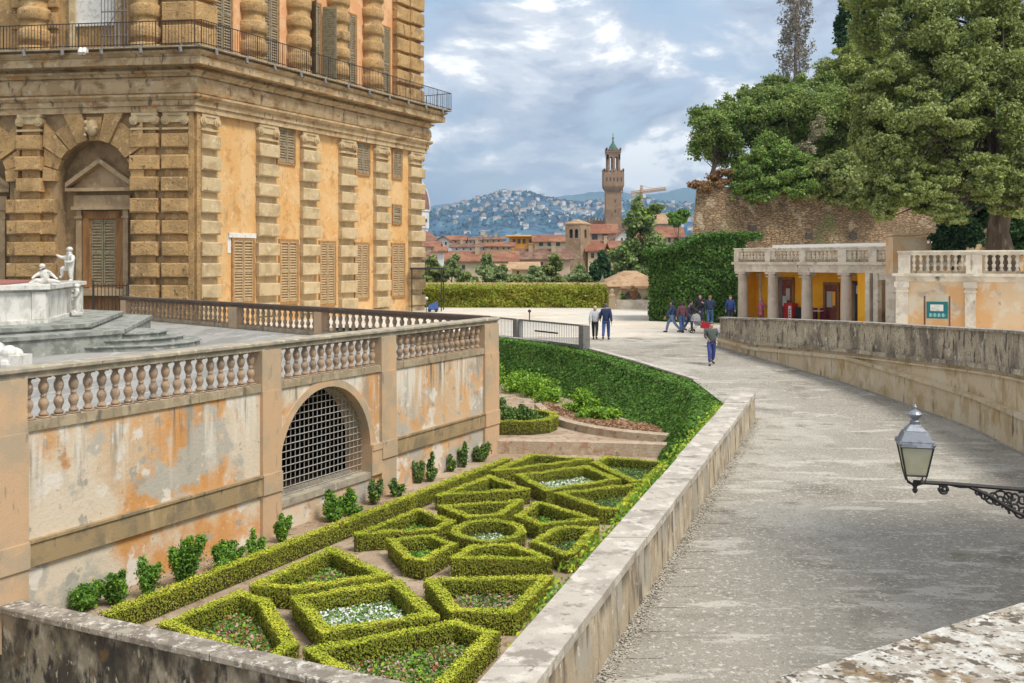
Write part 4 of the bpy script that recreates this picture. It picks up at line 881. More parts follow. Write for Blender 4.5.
tz = [p[2] for p in RWc]; gz = [rz(p[1]) for p in RWc]
mb = MB()                                                # wall from the ramp up to the band
def strip(name, n0, n1, za, zb, mat):
    mb = MB(); P = [Vector(p) for p in RWp]; n = []
    for i in range(len(P)):
        u = (P[min(i+1,len(P)-1)]-P[max(i-1,0)]).normalized(); n.append(Vector((u.y,-u.x)))
    r = [[(P[i].x+n[i].x*n0,P[i].y+n[i].y*n0,za[i]),(P[i].x+n[i].x*n1,P[i].y+n[i].y*n1,za[i]),(P[i].x+n[i].x*n1,P[i].y+n[i].y*n1,zb[i]),(P[i].x+n[i].x*n0,P[i].y+n[i].y*n0,zb[i])] for i in range(len(P))]
    for a, b in zip(r[:-1], r[1:]):
        for k in range(4): mb.face([a[k],a[(k+1)%4],b[(k+1)%4],b[k]])
    mb.face(r[0]); mb.face(r[-1]); return mb.build(name, m[mat], t)
A = lambda l, k: [x+k for x in l]
mn = lambda a, b: [min(x,y) for x,y in zip(a,b)]
band_z = [t_+max(-1.02, g_-t_+.62) for t_, g_ in zip(tz, gz)]
strip('wall', -.5, .0, A(gz,-.3), A(band_z,.02), 'wall_right')
strip('upper_parapet', -.42, -.03, band_z, A(tz,-.06), 'wall_right_top')
strip('coping', -.5, .06, A(tz,-.07), tz, 'coping_near')
strip('string_course', -.45, .10, A(band_z,-.10), A(band_z,.03), 'wall_right_top')
strip('thin_moulding', -.4, .08, A(band_z,-.26), A(band_z,-.2), 'wall_right')
dz = [min(g_+.92, b_-.32) for g_, b_ in zip(gz, band_z)]
strip('dado', -.4, .10, A(gz,-.2), dz, 'wall_right')
strip('dado_moulding', -.4, .19, A(dz,-.02), A(dz,.09), 'wall_right')
strip('kerb', -.1, .16, A(gz,-.2), A(gz,.05), 'gutter')
# near wall across the foot of the garden
t = thing('garden_end_wall', (-5, 15.2, GARD), 'dark lichened wall with mottled coping across the near end of the garden', 'wall')
a, b = on(19.5,598.5,-5.6), on(410,683,-5.6); u = (b-a).normalized(); a2 = a-u*1.2; b2 = b+u*2.4
F = Frame((a2.x,a2.y), (u.x,u.y)); L2 = (b2-a2).length
fa = on(0,612,-5.72); nrm = abs((fa.x-a2.x)*F.n[0]+(fa.y-a2.y)*F.n[1])
mb = MB(); mb.box(F, 0, L2, .05, nrm, -8.5, -5.71); mb.build('wall', m['wall_near'], t)
s = 0; rr = random.Random(4)
while s < L2-.1:
    e = min(L2, s+rr.uniform(1.1,1.9)); mb = MB(); mb.cbox(F, s+.006, e-.006, 0, nrm+.07, -5.715, -5.6+rr.uniform(-.008,.008), .02); mb.build('coping_slab', m['coping_near'], t); s = e
# the curved slab of the terrace the picture is taken from
t = thing('viewing_terrace_parapet', (1.2, 2.2, -1.05), 'white and brown lichened curved stone slab in the bottom corner beside the lamp', 'wall')
pts = [on(x,y,-1.05) for x,y in ((620,729),(690,707),(760,683),(805,670),(850,656),(900,641),(940,628),(985,614),(1024,602),(1090,580),(1180,552))]+[Vector((3.4,4.05,-1.05)),Vector((5.2,4.7,-1.05)),Vector((7.6,5.4,-1.05))]
out = [(p.x,p.y) for p in pts]; inn = []
for i, p in enumerate(pts):
    u = (pts[min(i+1,len(pts)-1)]-pts[max(i-1,0)]).normalized(); inn.append((p.x+u.y*.62, p.y-u.x*.62))
mb = MB(); mb.prism(out+inn[::-1], -1.19, -1.05); mb.build('coping', m['lichen'], t); TERRACE_EDGE = t
o2 = [(p[0]+(q[0]-p[0])*.12, p[1]+(q[1]-p[1])*.12) for p, q in zip(out,inn)]; i2 = [(p[0]+(q[0]-p[0])*.9, p[1]+(q[1]-p[1])*.9) for p, q in zip(out,inn)]
mb = MB(); mb.prism(o2+i2[::-1], -8.4, -1.19); mb.build('wall', m['wall_near'], t)
# lamp and the pier that carries it
d = 10.; lx, lz = (915-512)/100., 0
Z = lambda py: (262-py)/1000*d
t = thing('wall_lantern', (lx, d, Z(482)), 'old grey metal street lantern with pale glass on a black scrolled iron bracket', 'lantern')
def sq(r, z): q = r*.88; return [(lx-q,d-q,z),(lx+q,d-q,z),(lx+q,d+q,z),(lx-q,d+q,z)]
def frus(mb, r0, z0, r1, z1):
    a, b = sq(r0,z0), sq(r1,z1); mb.hexa(a+b)
ROT = Matrix.Rotation(R(-14), 3, 'Z')
def lbuild(mb, name, mat, par=t, smooth=False):
    mb.v = [tuple(ROT@Vector((v[0]-lx,v[1]-d,v[2]))+Vector((lx,d,0))) for v in mb.v]; return mb.build(name, mat, par, smooth)
lm = M('grey blue lantern metal', (.27,.29,.32), [((.17,.18,.2),9,.5,.62),((.42,.44,.46),14,.58,.7)], rough=.45, bump=.15, metal=.4)
mb = MB(); frus(mb,.185,Z(445),.165,Z(440)); frus(mb,.17,Z(440),.125,Z(431)); frus(mb,.125,Z(431),.10,Z(430)); frus(mb,.11,Z(430),.055,Z(424)); 
mb.lathe((lx,d,0), [(.045,Z(425)),(.05,Z(421)),(.03,Z(419)),(.062,Z(416)),(.072,Z(414)),(.05,Z(411.5)),(.018,Z(410)),(.012,Z(408)),(.022,Z(407)),(.004,Z(404))], 12)
for x, y in ((-1,-1),(1,-1),(1,1),(-1,1)): mb.lathe((lx+x*.157, d+y*.157, Z(444)), [(.012,0),(.02,.02),(.006,.05)], 6)
lbuild(mb, 'roof', lm)
gl = M('pale lantern glass', (.86,.85,.70), [((.76,.74,.58),4,.45,.6)], rough=.25, bump=0, transl=.6, spec=.5)
mb = MB(); a, b = sq(.105,Z(474)), sq(.165,Z(445))
for i in range(4): mb.face([a[i],a[(i+1)%4],b[(i+1)%4],b[i]])
lbuild(mb, 'glass', gl)
mb = MB(); a, b = sq(.11,Z(474)), sq(.172,Z(445))
for i in range(4): mb.tube([a[i],b[i]], .009, 5); mb.tube([a[i],a[(i+1)%4]], .010, 5); mb.tube([b[i],b[(i+1)%4]], .009, 5)
for i in range(4): mb.tube([a[i],(lx+(a[i][0]-lx)*.8,d+(a[i][1]-d)*.8,Z(481)),(lx,d,Z(486))], .009, 5)
mb.lathe((lx,d,0), [(.014,Z(480)),(.03,Z(484)),(.018,Z(488)),(.03,Z(490)),(.012,Z(493))], 8); lbuild(mb, 'cage', m['iron'])
mb = MB(); x1 = 6.05
mb.tube([(lx,d,Z(482)),(lx+.3,d,Z(483.5)),(x1,d,Z(497))], .022, 6); mb.tube([(lx+.6,d,Z(485.5)),(x1,d,Z(495))], .017, 5)
low = [(lx+.55,d,Z(487)),(lx+.75,d,Z(496)),(lx+.95,d,Z(509)),(lx+1.08,d,Z(515)),(lx+1.4,d,Z(515)),(x1,d,Z(528))]
mb.tube(low, .022, 6)
def scroll(cx, cz, r, a0, turns, sgn=1, w_=.011):
    p = []
    for i in range(22):
        k = i/21; a = a0+sgn*turns*2*math.pi*k; q = r*(1-.82*k); p.append((cx+q*math.cos(a), d, cz+q*math.sin(a)))
    mb.tube(p, w_, 5)
scroll(lx+.29, Z(489), .055, R(90), 1.6, 1, .018); mb.tube([(lx+.29,d,Z(483.5)),(lx+.45,d,Z(487)),(lx+.58,d,Z(487))], .012, 5)
rq = random.Random(6); x = lx+.62
while x < x1-.1:
    top = Z(485+(x-lx)*6)-.015; hh = min(.25, .02+.46*(x-lx-.55)); k = max(1, int(hh/.085))
    for q in range(k):
        rd = hh/k*.62; scroll(x+rq.uniform(-.01,.01), top-hh*(q+.5)/k, rd, R(rq.uniform(0,360)), 1.4, rq.choice((-1,1)), .012)
    x += .075
mb.build('bracket', m['iron'], t)
# ------------------------------------------------------------------ lamp pier (what the bracket is bolted to)
t = TERRACE_EDGE
mb = MB(); mb.box(WORLD, 6.04, 7.4, 9.6, 10.5, -8.4, -.6); mb.build('lamp_pier', m['wall_right'], t)
mb = MB(); mb.box(WORLD, 5.98, 7.46, 9.54, 10.56, -.6, -.45); mb.build('pier_cap', m['coping_near'], t)
mb = MB(); mb.box(WORLD, 7.40, 8.7, 5, 10.5, -8.4, -.75); mb.build('side_wall', m['wall_right'], t)
mb = MB(); mb.box(WORLD, 8.703, 14, 8, 16.2, -8.4, 3.6); mb.build('shade_block', m['wall_right'], t)  # unseen tall block, added to shade the lower right of the ramp
# ------------------------------------------------------------------ parterre
def inset(poly, k):
    P = [np.array(p[:2]) for p in poly]; n = len(P); out = []
    ar = sum(P[i][0]*P[(i+1)%n][1]-P[(i+1)%n][0]*P[i][1] for i in range(n)); sg = 1 if ar > 0 else -1
    for i in range(n):
        a, b, c = P[i-1], P[i], P[(i+1)%n]; u = (b-a)/np.linalg.norm(b-a); v = (c-b)/np.linalg.norm(c-b)
        n1 = np.array([-u[1],u[0]])*sg; n2 = np.array([-v[1],v[0]])*sg; mt = n1+n2; q = mt.dot(n1)
        out.append(tuple(b+mt/max(q,.45)*k))
    return out
def ring_hedge(label, poly, wid=.28, h=.37, z=GARD, dens=900, group='clipped box hedges of the parterre', name='box_hedge', leaf='box_leaf', core='box_core', size=.022, closed=True, cat='hedge'):
    """a clipped hedge that follows a closed outline: a twiggy core and its skin of small leaves"""
    mid = inset(poly, wid*.5) if closed else [p[:2] for p in poly]
    P = mid+[mid[0]] if closed else mid
    base = (mid[0][0], mid[0][1], z); mb = MB()
    if closed:
        o_, i_ = inset(poly,.03), inset(poly, wid-.03); n = len(poly)
        for i in range(n):
            j = (i+1) % n; a, b, c, e = o_[i], o_[j], i_[j], i_[i]
            mb.face([(*a,z),(*b,z),(*b,z+h-.03),(*a,z+h-.03)]); mb.face([(*e,z),(*c,z),(*c,z+h-.03),(*e,z+h-.03)]); mb.face([(*a,z+h-.03),(*b,z+h-.03),(*c,z+h-.03),(*e,z+h-.03)])
    else:
        q = wid*.5-.03; mb.loft([(*p,0) for p in P], [(-q,z),(q,z),(q,z+h-.03),(-q,z+h-.03)])
    t = thing(name, base, label, cat, group); mb.build('twigs', m[core], t)
    p, nn, mk = strip_pts(P, wid, h, z, dens)
    # uneven growth: gaps low on the sides and a slightly bumpy top
    p[:,2] += .018*np.sin(p[:,0]*7.1+p[:,1]*3.3)*np.sin(p[:,1]*5.7); keep = RNG.random(len(p)) < np.clip(.12+.95*(p[:,2]-z)/h, 0, 1); p, nn, mk = p[keep], nn[keep], mk[keep]
    leaf_obj('leaves', p, size, m[leaf], t, nrm=nn*1.6, jit=.8, aspect=1.4, extra=[(m['box_side_shade'], mk == 1)]); return t
HP = lambda pts: [on(x,y,HTOP) for x,y in pts]
beds = {
 'A': ('far left triangular box hedge beside the brick kerb', [(491.7,470.3),(529.8,452.7),(596,457.5)]),
 'B': ('far diamond box hedge around white flowers', [(514.5,473.5),(587,464),(621,478),(545,490)]),
 'C': ('far right triangular box hedge by the ramp parapet', [(592,461.5),(604,455),(669.5,460.5),(649,480.5),(630,480)]),
 'D': ('triangular box hedge right of the far white flowers', [(553,491.5),(636,482),(647.5,483),(623,508.5),(601,507.5)]),
 'E': ('triangular box hedge left of the far white flowers', [(433.7,494.5),(490,473.7),(532,488.5)]),
 'F': ('round box hedge ring at the centre of the parterre', [(488.5+37.5*math.cos(i*math.pi/14), 529+11.2*math.sin(i*math.pi/14)) for i in range(28)]),
 'G': ('wedge box hedge just beyond the round ring', [(435.7,504),(525,498),(503,513.5),(466,516)]),
 'H': ('triangular box hedge right of and beyond the round ring', [(514,514.5),(536.6,498.6),(601.5,518),(538.6,523.5)]),
 'I': ('trapezoid box hedge right of the round ring', [(529,539.5),(556,525),(600,524.5),(575.5,553),(565,554)]),
 'J': ('wedge box hedge on the near side of the round ring', [(448.8,557),(470,543),(516,541.8),(555.5,558.5)]),
 'K': ('trapezoid box hedge left of the round ring with a red plant inside', [(386,537),(434,533),(458,542),(424,560.5),(404,556.5)]),
 'L': ('long triangular box hedge between the round ring and the arch', [(351.7,533.5),(418,506),(456,520),(437,529),(383,531.5)]),
 'M': ('triangular box hedge around russet plants left of the near white flowers', [(247.7,584),(332,544.6),(394,574),(294,587.5)]),
 'N': ('near diamond box hedge around white flowers', [(290,595),(399.6,577.5),(440,614),(321.5,632)]),
 'O': ('near right triangular box hedge around pink and red plants', [(423,576.5),(556,573),(516,612),(450,610)]),
 'P': ('nearest triangular box hedge touching the end wall in the middle', [(302,646.5),(456,618),(500,629.5),(432,700),(385,707)]),
 'Q': ('nearest box hedge in the left corner by the end wall', [(157,622),(240,588.6),(270,598),(298,641),(268,662)]),
}
plan = {}
plant = dict(A=('shrub_leaf',0),B=('petal',1),C=('sage_leaf',0),D=('sage_leaf',0),E=('shrub_leaf',0),F=('petal',.25),G=('sage_leaf',0),H=('shrub_leaf',0),I=('sage_leaf',0),J=('sage_leaf',0),K=('shrub_leaf',0),L=('shrub_leaf',.1),M=('shrub_leaf',.4),N=('petal',1),O=('sage_leaf',.5),P=('shrub_leaf',.5),Q=('shrub_leaf',.5))
for k, (lab, px) in beds.items():
    poly = [tuple(p[:2]) for p in HP(px)]; plan[k] = poly; dd = np.mean([p[1] for p in poly])
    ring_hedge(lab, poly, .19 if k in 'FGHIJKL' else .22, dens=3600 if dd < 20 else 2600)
    # what grows inside
    inn = inset(poly, .27); P = np.array(inn); lo, hi = P.min(0), P.max(0); n = int(min(16000, 2600*np.prod(hi-lo))); pts = lo+(hi-lo)*RNG.random((n,2))
    ins = np.zeros(n, bool)
    for i in range(len(P)):
        a, b = P[i], P[(i+1)%len(P)]; c = ((a[1] > pts[:,1]) != (b[1] > pts[:,1])) & (pts[:,0] < (b[0]-a[0])*(pts[:,1]-a[1])/(b[1]-a[1]+1e-9)+a[0]); ins ^= c
    pts = pts[ins]; patch = np.sin(pts[:,0]*3.1+1)*np.sin(pts[:,1]*2.7+2)+RNG.normal(size=len(pts))*.5; pts = pts[patch > (-1.1 if plant[k][1] else -.6)]
    if len(pts) < 12: continue
    zz = GARD+.02+.12*RNG.random(len(pts)); what, share = plant[k]
    ex = [(m['petal'],.55),(m['lime_leaf'],.15)] if what == 'petal' and share == 1 else [(m['petal'],.35)] if what == 'petal' else [(m['petal_r'],share*.3),(m['petal_p'],share*.6),(m['lime_leaf'],.2)] if share else [(m['lime_leaf'],.2)]
    names = dict(B='white flowers bedded in the far diamond hedge', N='white flowers bedded in the near diamond hedge')
    tag(leaf_obj('bedding_plants', np.column_stack([pts,zz]), .04, m['shrub_leaf' if what == 'petal' else what], nrm=np.tile([0,0,.8],(len(pts),1)), extra=ex), names.get(k, 'low bedding plants inside the '+lab), 'plants', kind='stuff')
q = on(422,548,GARD+.1)
# long low hedge beside the terrace wall
a, b = on(338,522,HTOP), on(507,457,HTOP); u = (b-a).normalized(); a = a-u*6.2
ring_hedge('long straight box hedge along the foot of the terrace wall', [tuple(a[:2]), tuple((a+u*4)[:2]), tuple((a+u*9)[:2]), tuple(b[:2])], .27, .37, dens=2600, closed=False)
# climbers and ivy hanging over the garden side of the parapet
n = 16000; d = 11+18.5*RNG.random(n)**.8; q = RNG.random(n); x = np.array([par_l(v) for v in d])-.04-np.abs(RNG.normal(size=n))*.16; z = -4.12-1.6*q**1.5+.0*d
keep = np.sin(d*2.3)*np.sin(d*.9+1)+RNG.normal(size=n)*.6 > -.75
iv = leaf_obj('ivy', np.column_stack([x,d,z])[keep], .05, m['lime_leaf'], nrm=np.tile([-.7,-.2,.6],(keep.sum(),1)), extra=[(m['shrub_leaf'],.28),(m['box_leaf'],.2)])
tag(iv, 'bright ivy creeping along the garden side of the ramp parapet', 'ivy')
# shrubs at the foot of the terrace wall
SH = [(84,610,.55,.5,'low spreading shrub in the corner by the end wall'),(118,606,.42,.75,'leafy shrub second from the end wall corner'),(148,600,.36,.75,'small rounded shrub below the orange wall patch'),(187,588,.48,1.25,'tall dark shrub against the orange wall'),
      (226,572,.50,.8,'broad dark shrub beside the tall one'),(256,562,.30,.7,'thin shrub left of the arch pilaster'),(283,543,.28,1.1,'upright shrub at the foot of the arch pilaster'),(334,522,.42,.75,'round shrub under the arch grille'),(353,516,.36,.6,'low shrub under the right side of the grille'),
      (375,505,.34,.85,'leafy shrub at the right jamb of the arch'),(398,497,.40,.5,'low pale shrub right of the arch'),(421,484,.26,.85,'upright sparse shrub right of the arch'),(433,482,.24,.8,'narrow conical shrub against the wall'),(453,472,.24,.5,'small shrub between narrow ones at the wall'),(466,468,.26,.75,'thin grey green shrub near the terrace corner'),(482,462,.42,.75,'bushy shrub at the terrace corner')]
for px, py, r, h, lab in SH:
    p = on(px, py, GARD); p = p+Vector((-.06,.1,0)); dark = px in (187,226)
    shrub('wall_shrub', lab, (p.x,p.y,GARD), r*.66, h*1.05, int(5200*r*h*3), .034 if p.y < 22 else .042, 'shrub_leaf' if dark or px < 360 else 'sage_leaf', group='shrubs along the terrace wall', extra=[(m['lime_leaf'],.25)])
# big clipped hedge below the plaza edge
HH = [(a-.25*1,b) for a,b in HEDGE[1:]]; P = catmull([(p[0]-.40,p[1]-.28) for p in HEDGE[1:5]]+[(6.75,34.8),(6.45,32.9),(6.0,31.0),(5.6,29.6)], 4)
def lean(d): return float(np.interp(d, [30,33,36,42,47,51], [.8,1.2,1.6,1.3,.8,.6]))
mb = MB(); rows = []
for i, p in enumerate(P):
    u = (Vector(P[min(i+1,len(P)-1)])-Vector(P[max(i-1,0)])).normalized(); n_ = Vector((u.y,-u.x)); z = rz(p[1])
    rows.append([(p[0]+n_.x*o_, p[1]+n_.y*o_, zz) for o_, zz in ((-.45,UG-.1),(-.45,z-.1),(.38,z-.12),(.36+lean(p[1])*.45,z-1.1),(.30+lean(p[1]),UG-.1))])
for a, b in zip(rows[:-1], rows[1:]):
    for k in range(4): mb.face([a[k],a[k+1],b[k+1],b[k]])
mb.face(rows[0]); mb.face(rows[-1])
hd = thing('tall_hedge', (P[0][0],P[0][1],UG), 'tall dark green clipped hedge below the edge of the plaza', 'hedge'); mb.build('twigs', m['hedge_core'], hd)
pts, nn = [], []
for a, b in zip(P[:-1], P[1:]):
    a, b = np.array(a), np.array(b); l = np.linalg.norm(b-a); u = (b-a)/l; n_ = np.array([u[1],-u[0]])
    k = int(l*3.3*700); s = RNG.random(k)*l; xy = a+u*s[:,None]; zt = np.interp(xy[:,1], [28,30,35.5,39,42,46,49,99], [-4.85,-4.8,-4.46,-4.25,-4.06,-3.86,-3.77,-3.77]); q = RNG.random(k)
    bump_ = .035*np.sin(xy[:,0]*2.3+q*9)*np.sin(xy[:,1]*1.7+q*5)
    pts.append(np.column_stack([xy+n_*(.46+np.array([lean(v) for v in xy[:,1]])*q**1.1+bump_+RNG.normal(size=k)*.028)[:,None], zt-.03-q*(zt-UG+.15)])); nn.append(np.tile([n_[0],n_[1],.7],(k,1)))
    k = int(l*.9*700); s = RNG.random(k)*l; xy = a+u*s[:,None]+n_*((RNG.random(k)-.5)*.96+.02)[:,None]; zt = np.interp(xy[:,1], [28,30,35.5,39,42,46,49,99], [-4.85,-4.8,-4.46,-4.25,-4.06,-3.86,-3.77,-3.77])
    pts.append(np.column_stack([xy, zt-.05+RNG.normal(size=k)*.015])); nn.append(np.tile([0,0,1.],(k,1)))
a, b = np.array(P[-2]), np.array(P[-1]); u = (b-a)/np.linalg.norm(b-a); n_ = np.array([u[1],-u[0]]); k = 2600; q = RNG.random(k); o_ = -.45+RNG.random(k)*(.9+lean(b[1])*q)
pts.append(np.column_stack([b+n_*o_[:,None]+u*(.04+RNG.normal(size=k)*.05)[:,None], rz(b[1])-.05-q*(rz(b[1])-UG+.1)])); nn.append(np.tile([u[0],u[1],.3],(k,1)))
pts, nn = np.concatenate(pts), np.concatenate(nn)
leaf_obj('leaves', pts, .075, m['ivy_leaf'], hd, nrm=nn*1.2)
# upper garden: low walls, bed, lime shrubs, dry leaves
a, b = (-.7,32.3), (6.1,33.4)
t = thing('garden_kerb_wall', (2.5,32.6,GARD), 'low crumbling brick wall at the far end of the parterre', 'wall')
mb = MB(); mb.loft([(-1.2,32.0,0),(2.3,31.7,0),(4.2,31.4,0),(5.9,31.1,0)], [(-.15,GARD-.1),(.13,GARD-.1),(.10,-5.70),(-.15,-5.66)]); mb.build('bricks', m['brickwall'], t)
t = thing('garden_kerb_wall', (2.5,34.5,UG), 'low brick edging wall curving up below the tall hedge', 'wall')
mb = MB(); mb.loft(list(map(lambda p: (p[0],p[1],0), catmull([(1.0,39.4),(1.35,37.0),(2.0,35.0),(3.2,33.4),(4.6,32.5),(5.9,31.9)],4))), [(-.14,UG-.1),(.14,UG-.1),(.12,UG+.24),(-.12,UG+.28)]); mb.build('bricks', m['brickwall'], t)
rr = [( -1.5,36.6),(.6,36.6),(1.25,36.3),(1.6,35.6),(1.6,34.7),(1.3,34.0),(.7,33.6),(-1.5,33.6)]
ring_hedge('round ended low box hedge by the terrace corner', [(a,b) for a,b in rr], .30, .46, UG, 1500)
for i, (x, y, r, h, lab) in enumerate(((-.3,35.4,.7,1.0,'leafy bush in the round ended bed by the terrace'),(.55,35.2,.6,.85,'lower leafy bush in the round ended bed'),(1.1,34.8,.35,.6,'small bush at the rounded end of the bed'))):
    shrub('bed_bush', lab, (x,y,UG), r, h, 3200, .055, 'sage_leaf', group='bushes in the round ended bed', extra=[(m['lime_leaf'],.2),(m['shrub_leaf'],.3)])
LB = [(-.9,46.5,1.0,1.1,'lime green shrub under the hedge nearest the terrace'),(.35,45.2,.9,.9,'lime green shrub second from the terrace under the hedge'),(1.15,43.6,.9,1.0,'lime green shrub in the middle under the hedge'),(1.5,41.6,.7,.7,'low lime green shrub by the bare soil'),(2.75,38.4,.65,1.0,'lime green shrub at the foot of the hedge by the curved edging'),(3.35,37.0,.7,.8,'spreading lime green shrub right of the bare soil')]
for x, y, r, h, lab in LB: shrub('lime_shrub', lab, (x,y,UG), r*1.15, h*.9, 4200, .07, 'lime_leaf', group='lime shrubs under the tall hedge', extra=[(m['shrub_leaf'],.25)])
n = 5200; s = RNG.random(n); x = 1.2+5.0*s; y = np.interp(x, [1.2,2.2,3.4,6.2], [39.8,36.0,34.3,32.5])+RNG.random(n)*2.4
tag(leaf_obj('dry_leaves', np.column_stack([x,y,np.full(n,UG+.04)+RNG.random(n)*.06]), .07, m['dry'], nrm=np.tile([0,0,1.],(n,1))), 'brown dry leaves lying under the tall hedge', 'leaves', kind='stuff')
# ------------------------------------------------------------------ plaza furniture
ra, rb = Vector((3.35,44.9,rz(44.9))), Vector((-1.1,52.2,PLAZA)); FR = Frame((ra.x,ra.y),(rb.x-ra.x,rb.y-ra.y)); LR = (rb-ra).length
t = thing('railing', (ra.x,ra.y,ra.z), 'white barred railing between grey posts at the edge of the plaza', 'railing')
for s in (0, 5.7):
    mb = MB(); mb.cbox(FR, s-.02, s+.34, -.2, .2, ra.z-.2, ra.z+1.06, .04); mb.build('post', m['iron_grey'], t)
for a, b in ((.33,5.68),(6.06,LR+2)):
    mb = MB(); mb.box(FR, a, b, -.05, .05, ra.z+.06, ra.z+.16); mb.box(FR, a, b, -.05, .05, ra.z+1.0, ra.z+1.08); mb.build('rail', m['iron_grey'], t)
    mb = MB(); k = int((b-a)/.14)
    for i in range(k+1): s = a+(b-a)*i/k; mb.tube([FR.p(s,0,ra.z+.1), FR.p(s,0,ra.z+1.03)], .022, 4)
    mb.build('bars', m['h_grey'], t)
mb = MB(); mb.box(FR, 2.2, 4.2, -.09, -.05, ra.z+.55, ra.z+.62); mb.build('lock_bar', m['iron'], t)
def post_light(px, py, h, lab):
    o = ground(px, py); t = thing('post_light', o, lab, 'light', 'short post lights on the plaza'); mb = MB(); mb.tube([o, o+Vector((0,0,h))], .035, 6); mb.build('post', m['iron'], t)
    mb = MB(); mb.lathe(o+Vector((0,0,h)), [(.05,0),(.11,.03),(.09,.14),(.02,.2)], 8); mb.build('lamp_head', m['iron'], t)
post_light(529.5, 322, .6, 'short black post light standing behind the white barred railing')
o = Vector((-6.7, 77, PLAZA))                            # black frame canopy at the palace corner
t = thing('canopy_frame', o, 'thin black metal canopy frame standing at the far palace corner', 'canopy')
for x, y in ((-.95,-.6),(1.3,-.6),(-.95,1.8),(1.3,1.8)):
    mb = MB(); mb.box(WORLD, o.x+x-.04, o.x+x+.04, o.y+y-.04, o.y+y+.04, PLAZA, PLAZA+3.2); mb.build('post', m['iron'], t)
mb = MB(); mb.prism([(o.x-1.1,o.y-.8),(o.x+1.5,o.y-.8),(o.x+1.5,o.y+2),(o.x-1.1,o.y+2)], PLAZA+3.2, PLAZA+3.34); mb.build('roof', m['iron'], t)
o = Vector((-5.95,75.5,PLAZA)); t = thing('tool_cart', o, 'small blue covered cart on the ground beneath the black canopy frame', 'cart')
mb = MB(); mb.hexa([(o.x-.4,o.y-.3,o.z+.15),(o.x+.4,o.y-.3,o.z+.15),(o.x+.4,o.y+.3,o.z+.15),(o.x-.4,o.y+.3,o.z+.15),(o.x-.3,o.y-.2,o.z+.55),(o.x+.3,o.y-.2,o.z+.8),(o.x+.3,o.y+.2,o.z+.8),(o.x-.3,o.y+.2,o.z+.55)]); mb.build('body', cloth((.06,.12,.35),'blue cover'), t)
for x in (-.25,.25):
    mb = MB(); mb.tube([(o.x+x,o.y-.33,o.z+.13),(o.x+x,o.y-.27,o.z+.13)], .13, 10); mb.build('wheel', m['iron'], t)
o = Vector((-6.5,76,PLAZA)); t = thing('post_light', o, 'slim pale post light under the black canopy frame', 'light', 'short post lights on the plaza')
mb = MB(); mb.tube([o,o+Vector((0,0,.9))], .03, 6); mb.build('post', m['iron_grey'], t); mb = MB(); mb.ball(o+Vector((0,0,1.0)), .13, 8); mb.build('lamp_head', m['white'], t)
# ------------------------------------------------------------------ loggia and right-hand terrace
LA, LB_ = Vector((13.6,61.0)), Vector((18.5,53.2)); FL = Frame((LA.x,LA.y),(LB_.x-LA.x,LB_.y-LA.y)); 
def ls(px):                                              # distance along the loggia front of a picture column
    k = (px-512)/1000; u = FL.u; return (k*LA.y-LA.x)/(u[0]-k*u[1])
ZC = -.58
t = thing('loggia', (LA.x,LA.y,PLAZA), 'low saffron loggia with grey stone columns, dark doors and a balustraded roof', 'building')
E0, E1 = ls(734.5), ls(893)
mb = MB(); mb.box(FL, E0, E1, -.5, .02, ZC, -.15); mb.box(FL, E0-.1, E1+.1, -.5, .16, -.15, 0.0); mb.build('entablature', m['logg_stone'], t)
mb = MB(); mb.box(FL, E0, E1+3, -4.5, -.35, -.2, -.02); mb.build('roof', m['logg_stone'], t)
mb = MB(); mb.box(FL, E0, ls(880), -2.0, -1.6, PLAZA-.1, -.2); mb.build('back_wall', m['logg_orange'], t)
mb = MB(); mb.box(FL, E0, E0+.3, -1.6, -.45, PLAZA-.1, ZC); mb.box(FL, ls(857), ls(868), -1.6, -.05, PLAZA-.1, ZC); mb.build('side_wall', m['logg_orange'], t)
mb = MB(); mb.box(FL, E0-.2, E1, -3.2, .3, PLAZA-.2, PLAZA+.03); mb.build('floor_step', m['paver'], t)
def column(a, b, par=t):
    mb = MB(); s0, s1 = ls(a), ls(b); c = (s0+s1)/2; r = min(.36,(s1-s0)/2)
    mb.box(FL, c-r*1.12, c+r*1.12, -.46, .06, ZC-.14, ZC); mb.box(FL, c-r, c+r, -.42, .0, PLAZA, PLAZA+.25); mb.box(FL, c-r*1.05, c+r*1.05, -.45, .03, ZC-.3, ZC-.24)
    mb.lathe(FL.p(c,-.21,0), [(r*.98,PLAZA+.25),(r*.98,PLAZA+.35),(r*.88,PLAZA+.4),(r*.86,PLAZA+1.6),(r*.78,ZC-.14)], 16); mb.build('column', m['logg_col'], par)
for a, b in ((735,746),(765,776),(799,810),(838,850)): column(a, b)
mb = MB(); mb.box(FL, ls(866), ls(870.5), -.3, .08, PLAZA, ZC); mb.box(FL, ls(873.5), ls(878), -.3, .03, PLAZA, ZC); mb.box(FL, ls(892)-.35, ls(892)+.2, -.5, .06, PLAZA, ZC); mb.box(FL, ls(878), ls(892)-.35, -.3, -.02, ZC-.35, ZC); mb.build('pilaster', m['logg_stone'], t)
mb = MB(); mb.box(FL, ls(878), ls(892)-.3, -3.0, -2.7, PLAZA, ZC-.3); mb.box(FL, ls(878)-.1, ls(878), -2.7, -.3, PLAZA, ZC-.3); mb.build('passage', m['niche'], t)
def bw(px, n=-1.6):                                      # along the loggia's back wall
    k = (px-512)/1000; u = FL.u; ox, oy = LA.x+FL.n[0]*n, LA.y+FL.n[1]*n; return (k*oy-ox)/(u[0]-k*u[1])
